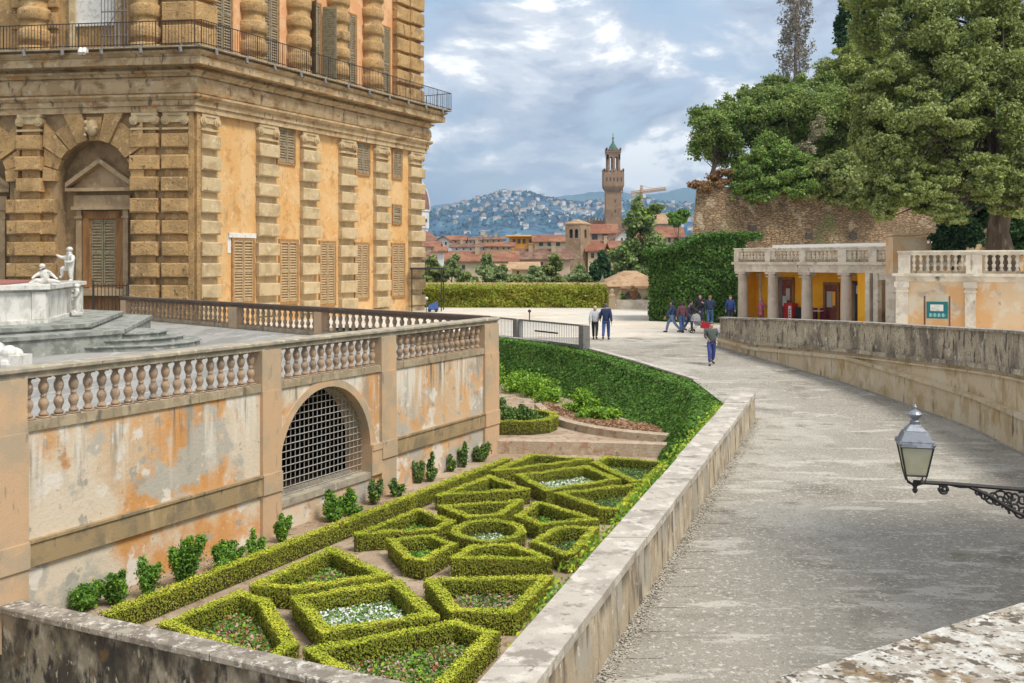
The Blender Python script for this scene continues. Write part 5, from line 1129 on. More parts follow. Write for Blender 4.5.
def door(a, b, top, mat, leafs=1, case='logg_stone', nm='door', panes=False):
    s0, s1 = bw(a), bw(b); mb = MB(); e = .14
    mb.box(FL, s0-e, s0, -1.65, -1.5, PLAZA, top+e); mb.box(FL, s1, s1+e, -1.65, -1.5, PLAZA, top+e); mb.box(FL, s0, s1, -1.65, -1.5, top, top+e); f = mb.build('door_frame', m[case], t)
    mb = MB(); mb.box(FL, s0, s1, -1.65, -1.54, PLAZA, top)
    if panes:
        for i in (0,1): mb.box(FL, s0+.12+i*(s1-s0)/2, s0+(i+1)*(s1-s0)/2-.12, -1.54, -1.515, PLAZA+.3, PLAZA+1.1)
    mb.build('door', m[mat], f); return f, s0, s1
door(746.5, 760, -.85, 'logg_orange')
f, s0, s1 = door(776, 781, -1.05, 'glass', case='blue_door')
f, s0, s1 = door(781.5, 793, -1.05, 'red_door', case='door_wood', panes=True)
mb = MB(); mb.box(FL, s0+.18, s0+.5, -1.52, -1.49, PLAZA+1.15, PLAZA+1.75); mb.box(FL, s1-.45, s1-.15, -1.52, -1.49, PLAZA+1.5, PLAZA+2.2); mb.build('door_pane', m['h_grey'], f)
f, s0, s1 = door(826, 838, -1.3, 'red_door', case='door_wood', panes=True)
mb = MB(); mb.box(FL, s0+.15, s0+.55, -1.52, -1.49, PLAZA+1.2, PLAZA+2.1); mb.build('door_pane', m['h_grey'], f)
mb = MB(); mb.box(FL, s1-.4, s1-.1, -1.52, -1.49, PLAZA+1.3, PLAZA+2.1); mb.build('door_pane', m['logg_orange'], f)
door(849, 856, -1.2, 'glass', case='iron')
mb = MB(); mb.box(FL, bw(859), bw(862.5), -1.6, -1.35, -1.75, -1.3); mb.build('wall_lamp', m['white'], t)
ro = thing('vending_cabinet', FL.p(bw(787),-1.1,PLAZA), 'red cabinet with a pale label standing by the loggia doors', 'cabinet')
s0 = bw(784,-.95); mb = MB(); mb.cbox(FL, s0-.05, s0+.62, -1.4, -.95, PLAZA+.03, PLAZA+1.35, .03); mb.build('body', cloth((.5,.04,.04),'red enamel'), ro)
mb = MB(); mb.box(FL, s0+.34, s0+.56, -.95, -.935, PLAZA+.35, PLAZA+1.2); mb.build('label_panel', m['white'], ro)
mb = MB()
for i in range(4): mb.box(FL, s0+.40, s0+.50, -.935, -.928, PLAZA+.5+i*.15, PLAZA+.57+i*.15)
mb.build('label_marks', m['iron'], ro)
def chair(px, lab, col):
    s = bw(px,-1.0); o = FL.p(s,-1.0,PLAZA); t = thing('cafe_chair', o, lab, 'chair', 'chairs under the loggia'); mm = cloth(col,'chair plastic')
    mb = MB(); mb.cbox(FL, s-.22, s+.22, -1.2, -.78, PLAZA+.46, PLAZA+.5, .01); mb.build('seat', mm, t)
    mb = MB(); mb.cbox(FL, s-.22, s+.22, -1.22, -1.17, PLAZA+.5, PLAZA+1.15, .01); mb.build('backrest', mm, t)
    for a in (-.2,.2):
        for b in (-1.18,-.8): mb = MB(); mb.tube([FL.p(s+a,b,PLAZA+.03),FL.p(s+a,b,PLAZA+.47)], .018, 5); mb.build('leg', m['iron'], t)
chair(796, 'black chair by the second loggia column', (.03,.03,.035)); chair(812, 'dark red chair left of the white table', (.16,.03,.05)); chair(821, 'dark red chair right of the white table', (.16,.03,.05))
s = bw(816.5,-.9); o = FL.p(s,-.9,PLAZA); t2 = thing('cafe_table', o, 'small white topped table between two dark red chairs', 'table')
mb = MB(); mb.lathe((o[0],o[1],PLAZA), [(.42,.98),(.42,1.02)], 16); mb.build('tabletop', m['white'], t2); mb = MB(); mb.lathe((o[0],o[1],PLAZA), [(.22,.03),(.2,.06),(.03,.1),(.03,.98)], 10); mb.build('pedestal_leg', m['iron'], t2)
o = FL.p(ls(889),-.9,PLAZA); t2 = thing('litter_bin', o, 'dark grey bin with a red mark in the passage beside the loggia', 'bin')
mb = MB(); mb.lathe(o, [(.24,.05),(.27,.1),(.27,1.25),(.3,1.27),(.3,1.4),(.2,1.5)], 14); mb.build('body', m['blue_door'], t2); mb = MB(); mb.box(FL, ls(889)-.55, ls(889)-.22, -.8, -.7, PLAZA+.75, PLAZA+1.25); mb.build('red_flap', cloth((.5,.05,.1),'red flap'), t2)
# roof balustrades
def spans(pxs, w_): return [(ls(a), ls(b)) for a, b in pxs]
pd = [(734.5,739),(765.5,770.5),(800,806),(838.5,846.5),(869,877)]
balustrade('stone_balustrade', 'pale stone balustrade of slim balusters along the loggia roof', FL, -.12, [(ls(a[1]),ls(b[0])) for a, b in zip(pd[:-1],pd[1:])]+[(ls(877),ls(892.5))], [(ls(a),ls(b)) for a,b in pd], .83, .0, .27, 'roof balustrades', rail_mat='logg_stone', body='logg_stone', bal_mat='logg_stone', r=.085, k=8, plinth_h=.14)
RA, RB = Vector((16.9,44.6)), Vector((25.5,40.0)); FT = Frame((RA.x,RA.y),(RB.x-RA.x,RB.y-RA.y))
def rs(px): k = (px-512)/1000; u = FT.u; return (k*RA.y-RA.x)/(u[0]-k*u[1])
t = thing('pilastered_wall', (RA.x,RA.y,PLAZA), 'patchy peach plaster wall with pale pilasters below the right balustrade', 'wall')
ZT_ = -.5; e0, e1 = rs(896), rs(1075)
mb = MB(); mb.box(FT, e0, e1, -.8, 0, PLAZA-.1, ZT_-.35); mb.build('wall', m['logg_peach'], t)
mb = MB(); mb.box(FT, e0-.02, e1, -.8, .05, ZT_-.36, ZT_-.12); mb.box(FT, e0-.15, e1, -.8, .2, ZT_-.12, ZT_); mb.build('cornice', m['logg_stone'], t)
mb = MB(); mb.box(FT, e0, e1, -7, -.4, ZT_-.3, ZT_-.02); mb.build('roof_slab', m['logg_stone'], t)
for a, b in ((896,908),(965,976)):
    mb = MB(); mb.box(FT, rs(a), rs(b), -.1, .09, PLAZA, ZT_-.5); mb.box(FT, rs(a)-.06, rs(b)+.06, -.1, .14, ZT_-.62, ZT_-.36); mb.box(FT, rs(a)-.04, rs(b)+.04, -.1, .12, ZT_-.82, ZT_-.74); mb.build('pilaster', m['logg_stone'], t)
balustrade('stone_balustrade', 'larger stone balustrade above the peach wall below the big tree', FT, -.2, [(rs(910),rs(966)),(rs(982),rs(1070))], [(rs(898),rs(910)),(rs(966),rs(982))], .50, ZT_, .30, 'roof balustrades', rail_mat='logg_stone', body='logg_stone', bal_mat='logg_stone', r=.085, k=10, plinth_h=.1, wid=.34)
mb = MB(); d = 50
t = thing('garden_wall_block', (19.5,50,.3), 'pale rendered block with a ledge standing behind the balustrade junction', 'wall')
mb = MB(); a, b = at(893,250,50), at(927,250,50); mb.box(WORLD, a.x, b.x, 50, 51, -.6, 1.25); mb.box(WORLD, a.x-.05, b.x+.05, 49.95, 51.05, 1.32, 1.42); mb.build('block', m['logg_peach'], t)
mb = MB(); c = at(950,250,50); mb.box(WORLD, b.x-.4, c.x+4, 50.4, 51, -.6, .95); mb.build('wing', m['logg_peach'], t)
t = thing('awning', (17,60,.8), 'long flat white awning behind the loggia balustrade', 'awning')
mb = MB(); a, b = at(766,246,62), at(893,246,62); mb.hexa([(a.x,60.5,.86),(b.x-.6,54.5,.95),(b.x,58,.95),(a.x+1.5,64,.86),(a.x,60.5,1.02),(b.x-.6,54.5,1.12),(b.x,58,1.12),(a.x+1.5,64,1.02)]); mb.build('canopy', m['awning'], t)
mb = MB()
for q in (.1,.5,.9): mb.tube([(a.x+(b.x-a.x)*q+.3,60.6-5.2*q,-.1),(a.x+(b.x-a.x)*q+.3,60.6-5.2*q,.9)], .04, 5)
mb.build('poles', m['iron_grey'], t)
# green notice board
o = FT.p(rs(937),.9,PLAZA); t = thing('notice_board', o, 'green notice board with a white map panel on two rusty posts', 'sign')
def ns(px): k = (px-512)/1000; u = FT.u; ox, oy = RA.x+FT.n[0]*.9, RA.y+FT.n[1]*.9; return (k*oy-ox)/(u[0]-k*u[1])
dB = FT.p(ns(937),.9,0)[1]; zB = lambda py: (262-py)/1000*dB
for px in (924.5,949.5): mb = MB(); mb.tube([FT.p(ns(px),.86,PLAZA),FT.p(ns(px),.86,zB(296))], .04, 6); mb.build('post', M('rusty post', (.20,.10,.07), bump=.1), t)
gm = M('deep green sign enamel', (.015,.16,.17), rough=.5, bump=0); gl_ = M('pale green print', (.25,.5,.5), bump=0)
mb = MB(); mb.cbox(FT, ns(926.5), ns(948), .86, .98, zB(318.5), zB(301.5), .015); mb.build('board', gm, t)
mb = MB(); mb.box(FT, ns(930.5), ns(943.5), .98, .99, zB(311), zB(304.5)); pn = mb.build('map_panel', m['white'], t)
mb = MB(); rq = random.Random(8)
for i in range(5): a = ns(931.5+rq.random()*5); mb.box(FT, a, a+.12+.16*rq.random(), .99, .994, zB(309.8-i*1.0), zB(309.4-i*1.0))
mb.build('map_print', m['h_grey'], pn)
mb = MB()
for i in range(4): a = ns(929.5+i*4.2); mb.box(FT, a, a+.09, .98, .986, zB(316.8), zB(313.2)); mb.box(FT, a+.11, a+.13, .98, .986, zB(316.2), zB(314))
mb.build('pictograms', gl_, t)
# ------------------------------------------------------------------ fortress wall and the wooded bank above it
t = thing('fortress_wall', (13,74,PLAZA), 'battered rubble stone fortress wall overhung by greenery', 'wall')
mb = MB(); prof = [(685,697,182),(712,712,184),(742,742,190),(790,790,192),(850,850,190),(905,905,196),(960,960,200),(1100,1100,200)]
rows = []
for i, (xb, xt, yt) in enumerate(prof):
    a = at(xb, 262, 73.5); b = at(xt, yt, 75); rows.append([(a.x,a.y,PLAZA-.1),(b.x,b.y,b.z),(b.x+1.5*(i == 0),b.y+2.5,b.z)])
for a, b in zip(rows[:-1], rows[1:]):
    for k in range(2): mb.face([a[k],b[k],b[k+1],a[k+1]])
a = rows[0]; mb.face([a[0],a[1],a[2],(a[0][0]+2,82,PLAZA)]); mb.face([a[2],(a[2][0]+2.5,90,a[2][2]),(a[0][0]+2,90,PLAZA),(a[0][0]+2,82,PLAZA)])
mb.build('masonry', m['rubble'], t)
mb = MB()
for px, py in ((753,228),(809,236),(853.5,236)):
    c = at(px,py,74.4); mb.box(WORLD, c.x-.26, c.x+.26, 73.5+1.5*(c.z+3.77)/9.4-.06, c.y+1.2, c.z-.2, c.z+.2)
mb.build('drain_hole', m['h_window'], t)
mb = MB(); X = np.linspace(0, 1, 14)
g = [[(y*.238+(60-y*.238)*x, y, 5.2+.42*(y-76.2)+.25*math.sin(x*40+y)) for x in X] for y in (75.4, 78, 82, 86, 94, 104)]
for r0, r1 in zip(g[:-1], g[1:]):
    for i in range(len(X)-1): mb.face([r0[i], r0[i+1], r1[i+1], r1[i]])
tag(mb.build('wooded_bank', m['under']), kind='structure')
def cl(px, py, d, rx, rz_, ry=None): p = at(px, py, d); return (p.x, p.y, p.z, rx/1000*d, (ry or rx)/1000*d, rz_/1000*d)
TG = 'trees on the bank above the fortress wall'
tree('broadleaf_tree', 'small spreading tree standing alone at the left corner of the fortress wall', 'tree', at(712,186,77), [cl(716,128,77,26,20),cl(702,118,77,15,13),cl(703,150,77,14,15),cl(735,112,78,22,18),cl(728,152,78,20,22)], 26000, .13, 'tree_b', .2, 26, TG, limbs=24, trunk_top=at(716,125,77), shell=.1, extra=[(m['tree_e'],.4)])
tree('broadleaf_tree', 'dense rounded green tree above the middle of the fortress wall', 'tree', at(795,185,80), [cl(790,112,80,46,36),cl(765,128,79,28,26),cl(745,110,80,24,24),cl(820,100,82,26,26),cl(775,92,82,26,14)], 84000, .13, 'tree_b', .3, 46, TG, rs=(.12,.3), extra=[(m['tree_e'],.25)])
tree('broadleaf_tree', 'yellow green tree between the rounded tree and the great evergreen', 'tree', at(840,180,84), [cl(846,70,84,30,26),cl(860,120,82,34,45),cl(828,145,82,24,30),cl(880,70,84,30,50),cl(870,175,78,30,30)], 80000, .13, 'tree_c', .3, 40, TG, rs=(.12,.3), extra=[(m['tree_a'],.35)])
tree('bush', 'bright green bush spilling over the top of the fortress wall', 'bush', at(775,195,76.5), [cl(770,158,76,26,24),cl(748,178,75.5,22,18),cl(772,188,74.6,26,18),cl(800,178,75.5,30,22),cl(742,196,75.2,16,10)], 70000, .12, 'tree_e', .15, 34, TG, rs=(.12,.3), extra=[(m['tree_b'],.4)])
tree('bush', 'dark green bush hanging down the fortress wall under the great evergreen', 'bush', at(845,200,76.5), [cl(835,175,75,26,22),cl(820,196,74.8,20,14),cl(850,190,74.6,18,14),cl(868,204,74.5,18,10)], 22000, .17, 'tree_b', .15, 14, TG, extra=[(m['tree_a'],.3)])
tree('bush', 'russet brown bush on the left corner of the fortress wall', 'bush', at(716,188,75.6), [cl(712,184,75.3,17,9),cl(720,176,75.5,12,8),cl(702,188,75,9,6)], 7000, .13, 'russet', .03, 9, TG, limbs=1)
tree('bush', 'brown seeding climber between the rounded tree and the great evergreen', 'bush', at(812,165,76.5), [cl(815,132,75.6,10,16),cl(806,152,75.6,9,12)], 1300, .10, 'seed', .03, 8, TG, limbs=1)
# great evergreen at the right
G = [cl(985,40,47,60,60),cl(930,60,46,48,50),cl(895,95,45.5,40,45),cl(1000,110,46,50,50),cl(935,130,45,50,40),cl(890,160,45,34,36),cl(915,190,44.5,40,26),cl(970,175,44.6,42,28),cl(895,20,47,46,48),cl(872,130,46,26,40),cl(1020,205,44.4,26,24),cl(950,215,44.3,20,12),cl(985,190,43.8,18,20),cl(935,205,44.4,26,16),cl(860,200,45.5,16,12),cl(1030,170,45,36,40),cl(1040,40,48,50,60),cl(960,-40,48,70,50),cl(885,210,44.4,14,16)]
tree('evergreen_tree', 'great olive green evergreen with a thick pale trunk behind the right balustrade', 'tree', at(1003,262,46.5)+Vector((0,0,-.5)), G, 320000, .092, 'tree_a', .5, 48, None, limbs=60, rs=(.08,.24), trunk_top=at(985,-10,47.5), extra=[(m['tree_c'],.3),(m['tree_b'],.12)], shell=.45)
tree('evergreen_bush', 'dark evergreen bush under the great tree behind the right balustrade', 'bush', at(955,258,49.5)+Vector((0,0,-.6)), [cl(958,232,49,22,20),cl(975,215,49.5,20,18),cl(945,245,49,14,12),cl(1015,235,50,22,22)], 16000, .14, 'tree_d', .12, 14)
tree('poplar_tree', 'tall thin bare looking mauve poplar against the sky', 'tree', at(796,120,92), [cl(796,52,92,21,34),cl(795,8,92,19,36),cl(797,-40,92,14,30),cl(796,90,92,19,20)], 7500, .14, 'tree_p', .14, 60, TG, limbs=90, bark='twig', trunk_top=at(796,-70,92), rs=(.12,.24), shell=.05, zmin=-1)
tree('cypress_tree', 'dark cypress rising between the poplar and the great evergreen', 'tree', at(852,100,95), [cl(850,28,95,15,40),cl(853,-20,95,11,40),cl(850,72,95,14,30),cl(866,15,96,12,40)], 22000, .2, 'tree_d', .25, 20, TG)
tree('broadleaf_tree', 'deep green trees massed behind the great evergreen at the right', 'tree', at(960,190,80), [cl(960,120,80,80,70),cl(1010,170,78,50,45),cl(930,190,78,50,30)], 26000, .26, 'tree_b', .4, 20, TG, extra=[(m['tree_d'],.4)])
# ------------------------------------------------------------------ clipped hedge block beside the loggia, bamboo hedge, plaza end
def block_hedge(name, lab, poly, z0, z1, n, size, mat, core, wob=.12, cat='hedge', extra=None, slope=None):
    t = thing(name, (poly[0][0],poly[0][1],z0), lab, cat); mb = MB(); mb.prism(inset(poly,.25), z0, z1-(1.0 if slope else .3)); mb.build('twigs', m[core], t)
    P = [np.array(p) for p in poly]; k = len(P); per = [np.linalg.norm(P[(i+1)%k]-P[i]) for i in range(k)]; tot = sum(per)*(z1-z0); c = np.mean(P,0); lo, hi = np.min(P,0), np.max(P,0); top = np.prod(hi-lo)*.8
    pts, nn = [], []; sg = 1 if sum(P[i][0]*P[(i+1)%k][1]-P[(i+1)%k][0]*P[i][1] for i in range(k)) > 0 else -1
    for i in range(k):
        a, b = P[i], P[(i+1)%k]; q = int(n*per[i]*(z1-z0)/(tot+top)); u = (b-a)/per[i]; nv = np.array([u[1],-u[0]])*sg; s = RNG.random(q)*per[i]; h = RNG.random(q)
        off = RNG.normal(size=q)*wob*.5-.1+wob*1.3*np.array([mnoise.noise((s_*.8+i*7,h_*(z1-z0)*.9,3.3))+.5*mnoise.noise((s_*2.1,h_*(z1-z0)*2.3,i*5.)) for s_, h_ in zip(s,h)])-.25*(h > .93)*RNG.random(q); pts.append(np.column_stack([a+u*s[:,None]+nv*off[:,None], z0+h*(z1-z0)+RNG.normal(size=q)*.04])); nn.append(np.tile([nv[0],nv[1],.3],(q,1)))
    q = int(n*top/(tot+top)); xy = lo+(hi-lo)*RNG.random((q,2)); pts.append(np.column_stack([c+(xy-c)*.97, np.full(q,z1)+RNG.normal(size=q)*wob*.7-.08])); nn.append(np.tile([0,0,1.],(q,1)))
    pts = np.concatenate(pts)
    if slope: pts[:,2] = z0+(pts[:,2]-z0)*(1-.17*np.clip((slope[0]-pts[:,0])/slope[1],0,1))
    leaf_obj('leaves', pts, size, m[mat], t, nrm=np.concatenate(nn), extra=extra); return t
a, b = at(650,320,64), at(736,320,62.5); c_ = at(690,320,66)
block_hedge('tall_hedge', 'tall dark clipped hedge block beside the loggia behind the group', [(a.x,64.2),(at(676,300,63.2).x,62.6),(at(735,300,62).x,61.9),(15.8,68),(10.2,69)], PLAZA, 1.72, 42000, .12, 'block_leaf', 'hedge_core', .16, extra=[(m['ivy_leaf'],.3)], slope=(12.4,2.6))
bh = [(-8.5,83),(7.6,82.2),(8.2,87),(-9,87.5)]
t = block_hedge('bamboo_hedge', 'shaggy olive green hedge along the far side of the plaza', [(-16,83.4)]+bh[1:3]+[(-16,87.5)], PLAZA, -2.25, 95000, .11, 'reed_leaf', 'reed_core', .28, extra=[(m['lime_leaf'],.1)])
t = thing('boundary_wall', (0,90,PLAZA), 'plastered wall with a tiled coping behind the olive hedge', 'wall')
mb = MB(); mb.box(WORLD, -16, 9.8, 90, 90.5, -9, -2.2); mb.build('wall', m['h_tan'], t); mb = MB(); mb.hexa([(-16,89.6,-2.2),(9.9,89.6,-2.2),(9.9,90.9,-2.2),(-16,90.9,-2.2),(-16,90.2,-1.85),(9.9,90.2,-1.85),(9.9,90.3,-1.85),(-16,90.3,-1.85)]); mb.build('tile_coping', m['roof_tan'], t)
t = thing('low_wall', (10.2,80.5,PLAZA), 'low grey wall with small clipped plants in front of the arched cottage', 'wall'); mb = MB(); mb.box(WORLD, 8.4, 13, 80.3, 80.7, PLAZA, PLAZA+.72); mb.build('wall', m['logg_stone'], t)
for px in (623.5,646):
    p = at(px,300,81.5); shrub('box_plant', 'small clipped plant on the '+('left' if px < 630 else 'right')+' behind the low grey wall', (p.x,p.y,PLAZA+.2), .45, .95, 300, .14, 'ivy_leaf', group='clipped plants behind the low wall')
p = at(634,300,80.5); t = thing('terracotta_urn', (p.x,p.y,PLAZA+.72), 'terracotta urn with a plant on the low grey wall', 'urn'); mb = MB(); mb.lathe((p.x,p.y,PLAZA+.72), [(.14,0),(.1,.08),(.22,.3),(.25,.5),(.2,.52)], 12); mb.build('pot', m['roof'], t)
q, dd = clump_pts([(p.x,p.y,PLAZA+1.4,.3,.3,.3)], 160); leaf_obj('plant', q, .14, m['russet'], t)
p = at(612,303,80); t = thing('garden_statue', (p.x,p.y,PLAZA), 'small weathered stone bust on a pillar at the end of the low wall', 'statue'); mb = MB(); mb.box(WORLD, p.x-.25, p.x+.25, p.y-.25, p.y+.25, PLAZA, PLAZA+.9); mb.lathe((p.x,p.y,PLAZA+.9), [(.25,0),(.28,.2),(.14,.35),(.12,.4),(.17,.5),(.15,.66),(.05,.74)], 10); mb.build('stone', m['h_tan'], t)
# ------------------------------------------------------------------ the town beyond the garden wall
CITY = -20.0
mb = MB(); mb.face([(-400,92.2,-9),(600,92.2,-9),(900,220,CITY),(2500,3200,CITY),(-2500,3200,CITY),(-500,220,CITY)]); tag(mb.build('town_ground', m['earth']), kind='structure')
mb = MB(); mb.face([(-30000,-3000,-40),(30000,-3000,-40),(30000,26000,-60),(-30000,26000,-60)]); tag(mb.build('land', m['hill_far']), kind='structure')
def house(label, x0, x1, ye, yr, d, wall, roof='roof', depth=None, wins=(), zb=None, kind='front', group=None, wmat='h_window', hip=0, chim=0, name='town_house', cat='house'):
    """front eave at row ye, ridge at row yr; wins = (columns, list of (row top, row bottom)) in picture rows"""
    X0, X1 = (x0-512)/1000*d, (x1-512)/1000*d; W_ = X1-X0; dp = depth or max(7, min(14, W_*.7)); ze = (262-ye)/1000*d
    zr_ = (262-yr)/1000*(d+dp/2) if kind == 'front' else (262-yr)/1000*d
    zb = CITY if zb is None else zb; t = thing(name, ((X0+X1)/2, d, zb), label, cat, group)
    mb = MB(); mb.box(WORLD, X0, X1, d, d+dp, zb, ze)
    if kind == 'gable': mb.raw([(X0,d,ze),(X1,d,ze),((X0+X1)/2,d,zr_-.25),(X0,d+dp,ze),(X1,d+dp,ze),((X0+X1)/2,d+dp,zr_-.25)], [(0,1,2),(3,5,4),(0,2,5,3),(1,4,5,2)])
    else: mb.raw([(X0,d,ze),(X0,d+dp,ze),(X0,d+dp/2,zr_-.2),(X1,d,ze),(X1,d+dp,ze),(X1,d+dp/2,zr_-.2)], [(0,1,2),(3,5,4)])
    mb.build('wall', m[wall], t); o = .45*d/200+.25; mb = MB(); th = .22
    if kind == 'gable':
        c = (X0+X1)/2
        for s, e in ((-1, X0-o),(1, X1+o)):
            k = (zr_-ze)/(W_/2)*o; mb.hexa([(e,d-o,ze-k),(c,d-o,zr_),(c,d+dp+o,zr_),(e,d+dp+o,ze-k),(e,d-o,ze-k+th),(c,d-o,zr_+th),(c,d+dp+o,zr_+th),(e,d+dp+o,ze-k+th)])
    else:
        k = (zr_-ze)/(dp/2)*o
        for yy, e in ((d-o, 1),(d+dp+o, -1)):
            mb.hexa([(X0-o,yy,ze-k),(X1+o,yy,ze-k),(X1+o-hip,d+dp/2,zr_),(X0-o+hip,d+dp/2,zr_),(X0-o,yy,ze-k+th),(X1+o,yy,ze-k+th),(X1+o-hip,d+dp/2,zr_+th),(X0-o+hip,d+dp/2,zr_+th)])
        if hip:
            for xe, s in ((X0-o, 1),(X1+o, -1)): mb.face([(xe,d-o,ze-k+th),(xe,d+dp+o,ze-k+th),(xe+s*hip,d+dp/2,zr_+th)])
    rf = mb.build('roof', m[roof], t)
    for i in range(chim):
        x = X0+W_*(i+.6)/(chim+.3); mb = MB(); mb.box(WORLD, x-.4, x+.4, d+dp*.3, d+dp*.3+.8, ze, zr_+1.1); mb.box(WORLD, x-.5, x+.5, d+dp*.3-.1, d+dp*.3+.9, zr_+1.1, zr_+1.3); mb.build('chimney', m['h_tan'], rf)
    for a, b, y0, y1 in wins:
        mb = MB(); u, v = (a-512)/1000*d, (b-512)/1000*d; mb.box(WORLD, u, v, d-.08, d+.1, (262-y1)/1000*d, (262-y0)/1000*d); w_ = mb.build('window', m[wmat], t)
    return t
def wrow(xs, w_, y0, y1): return [(x, x+w_, y0, y1) for x in xs]
h = house('tan roofed cottage with a half round window behind the low grey wall', 607, 664, 287, 273, 93, 'h_cream', 'roof_tan', 9, [], zb=-9, hip=2.5, name='cottage')
mb = MB(); c = at(632.5, 298.5, 92.9); mb.lathe((0,0,0), [(.01,0),(.8,0)], 16, 0, math.pi); mb.v = [(c.x+v[0], c.y, c.z+v[1]*1.0) for v in mb.v]
mb = MB(); n = 12; mb.raw([(c.x+.8*math.cos(math.pi*i/n), c.y-.05+.1*k, c.z+.75*math.sin(math.pi*i/n)) for k in (0,1) for i in range(n+1)], [tuple(range(n+1)), tuple(range(n+1,2*n+2))[::-1]]+[(i,(i+1)%(n+1),n+1+(i+1)%(n+1),n+1+i) for i in range(n+1)]); mb.build('window', m['h_window'], h)
house('long red roofed house nearest behind the bamboo hedge at the left', 443, 516, 261, 252, 190, 'h_cream', wins=wrow((452,462,478,491,503),3,265,270), chim=1)
house('red roofed house directly behind the palace corner', 402, 441, 259, 251, 195, 'h_tan', 'roof_brown', wins=wrow((424,431),2.5,264,268), chim=1)
house('low tan house with a small tiled roof behind the left trees', 488, 507, 270.5, 265, 160, 'h_cream', 'roof_tan', wins=wrow((493,499),2,273,277))
house('broad red roofed house left of the brick bell tower', 517, 570, 258.5, 249.5, 200, 'h_pink', 'roof_brown', wins=wrow((525,541,555),2,262,265), chim=2)
house('small pale roofed lean house below the broad red roof', 512, 537, 269, 263, 165, 'h_cream', 'roof_tan', wins=wrow((517,),2,271,274))
house('bright orange house with a flat rooftop room', 509, 536, 236.5, 235.8, 260, 'h_orange', 'h_orange', wins=wrow((512.5,517.5,522.5,529),3,239,243.5))
house('cream house with a row of green shutters', 535, 566, 241, 235.5, 255, 'h_cream', wins=wrow((539,547.5,556),4,241.8,246), wmat='h_green')
house('white gabled house behind the palace end of town', 436, 450, 241, 236, 300, 'h_white', kind='gable', wins=wrow((440,445),1.6,242,245))
house('red roof house just beside the cathedral drum', 418, 438, 246, 242, 280, 'h_cream', wins=wrow((424,431),1.6,249,252))
house('red roofed house right of the white gable', 449, 464, 239.5, 236, 310, 'h_pink', wins=wrow((451,455,460),1.3,240.6,242.6))
house('white house with a brown roof in the left part of town', 464, 479, 240, 237.5, 320, 'h_white', 'roof_brown', wins=wrow((466,470,474),1.3,241,243))
house('brown roofed terrace in the middle of the left rooftops', 479, 503, 239.3, 237, 330, 'h_cream', 'roof_brown', wins=wrow((482,487,493,498),1.3,240.3,242.5), chim=2)
house('low red roof among the left rooftops', 452, 487, 247, 244, 250, 'h_white', 'roof_brown', chim=2, wins=wrow((456,463,470,477,483),1.3,248.3,250))
house('pinkish red roof left of the orange house', 488, 512, 246.2, 243, 245, 'h_cream', wins=wrow((491,497,503,508),1.4,247.3,249.3))
house('pink house with dark windows under the great tower', 588, 616, 232, 224.5, 300, 'h_pink', wins=wrow((592,602.5),5.5,233.5,239.5))
house('cream house with green shutters right of the bell tower', 588, 628, 250, 241.5, 230, 'h_cream', wins=wrow((591,),3,253,258), chim=1)
w_ = house('narrow yellowish wing with bright green shutters by the tall garden tree', 612, 630, 247.5, 243, 224, 'h_yellow', wins=wrow((616,624.5),3.4,252,258.5), wmat='h_green')
house('white gabled house right of the pink house', 615, 634, 237.5, 229, 290, 'h_white', kind='gable', wins=wrow((621,625.5),1.8,238,241))
house('tan roofed block behind the tall garden tree', 634, 662, 240, 233, 340, 'h_tan', wins=wrow((640,648,655),2,242,246))
house('pinkish house with a shallow red roof beside the stone pine', 657, 682, 235.5, 227.5, 300, 'h_pink', wins=wrow((662,668,674),2.6,237,242))
house('orange roofed block at the far right of town below the crane', 648, 672, 221.5, 214, 520, 'h_tan', 'roof_tan')
house('chimney like white turret house on the left roofs', 437.5, 443.5, 250, 247.5, 188, 'h_white', depth=1.4, zb=-1)
rr = random.Random(31); used = []
for i in range(58):                                      # the rest of the rooftops, filling back towards the hills
    d = rr.uniform(340, 1300); x = rr.uniform(424, 690); w_ = rr.uniform(9,17)/d*1000; w_ = max(7, w_*rr.uniform(.6,1.1)); ze = rr.uniform(-7, 4)+ (d-340)*.004
    ye = 262-ze*1000/d; yr = ye-rr.uniform(2.2,3.6)*1000/d; n = max(1, int(w_/5)); st = 1.2*1000/d
    house('small red roofed house among the far rooftops of the town', x-w_/2, x+w_/2, ye, yr, d, rr.choice(['h_cream','h_white','h_white','h_pink','h_yellow']), rr.choice(['roof','roof_brown','roof_tan']), depth=rr.uniform(9,14), wins=[(x-w_/2+w_*(k+.35)/n, x-w_/2+w_*(k+.35)/n+st, ye+1.2*1000/d, ye+2.8*1000/d) for k in range(n)], group='far rooftops of the town', kind=rr.choice(['front','front','gable']))
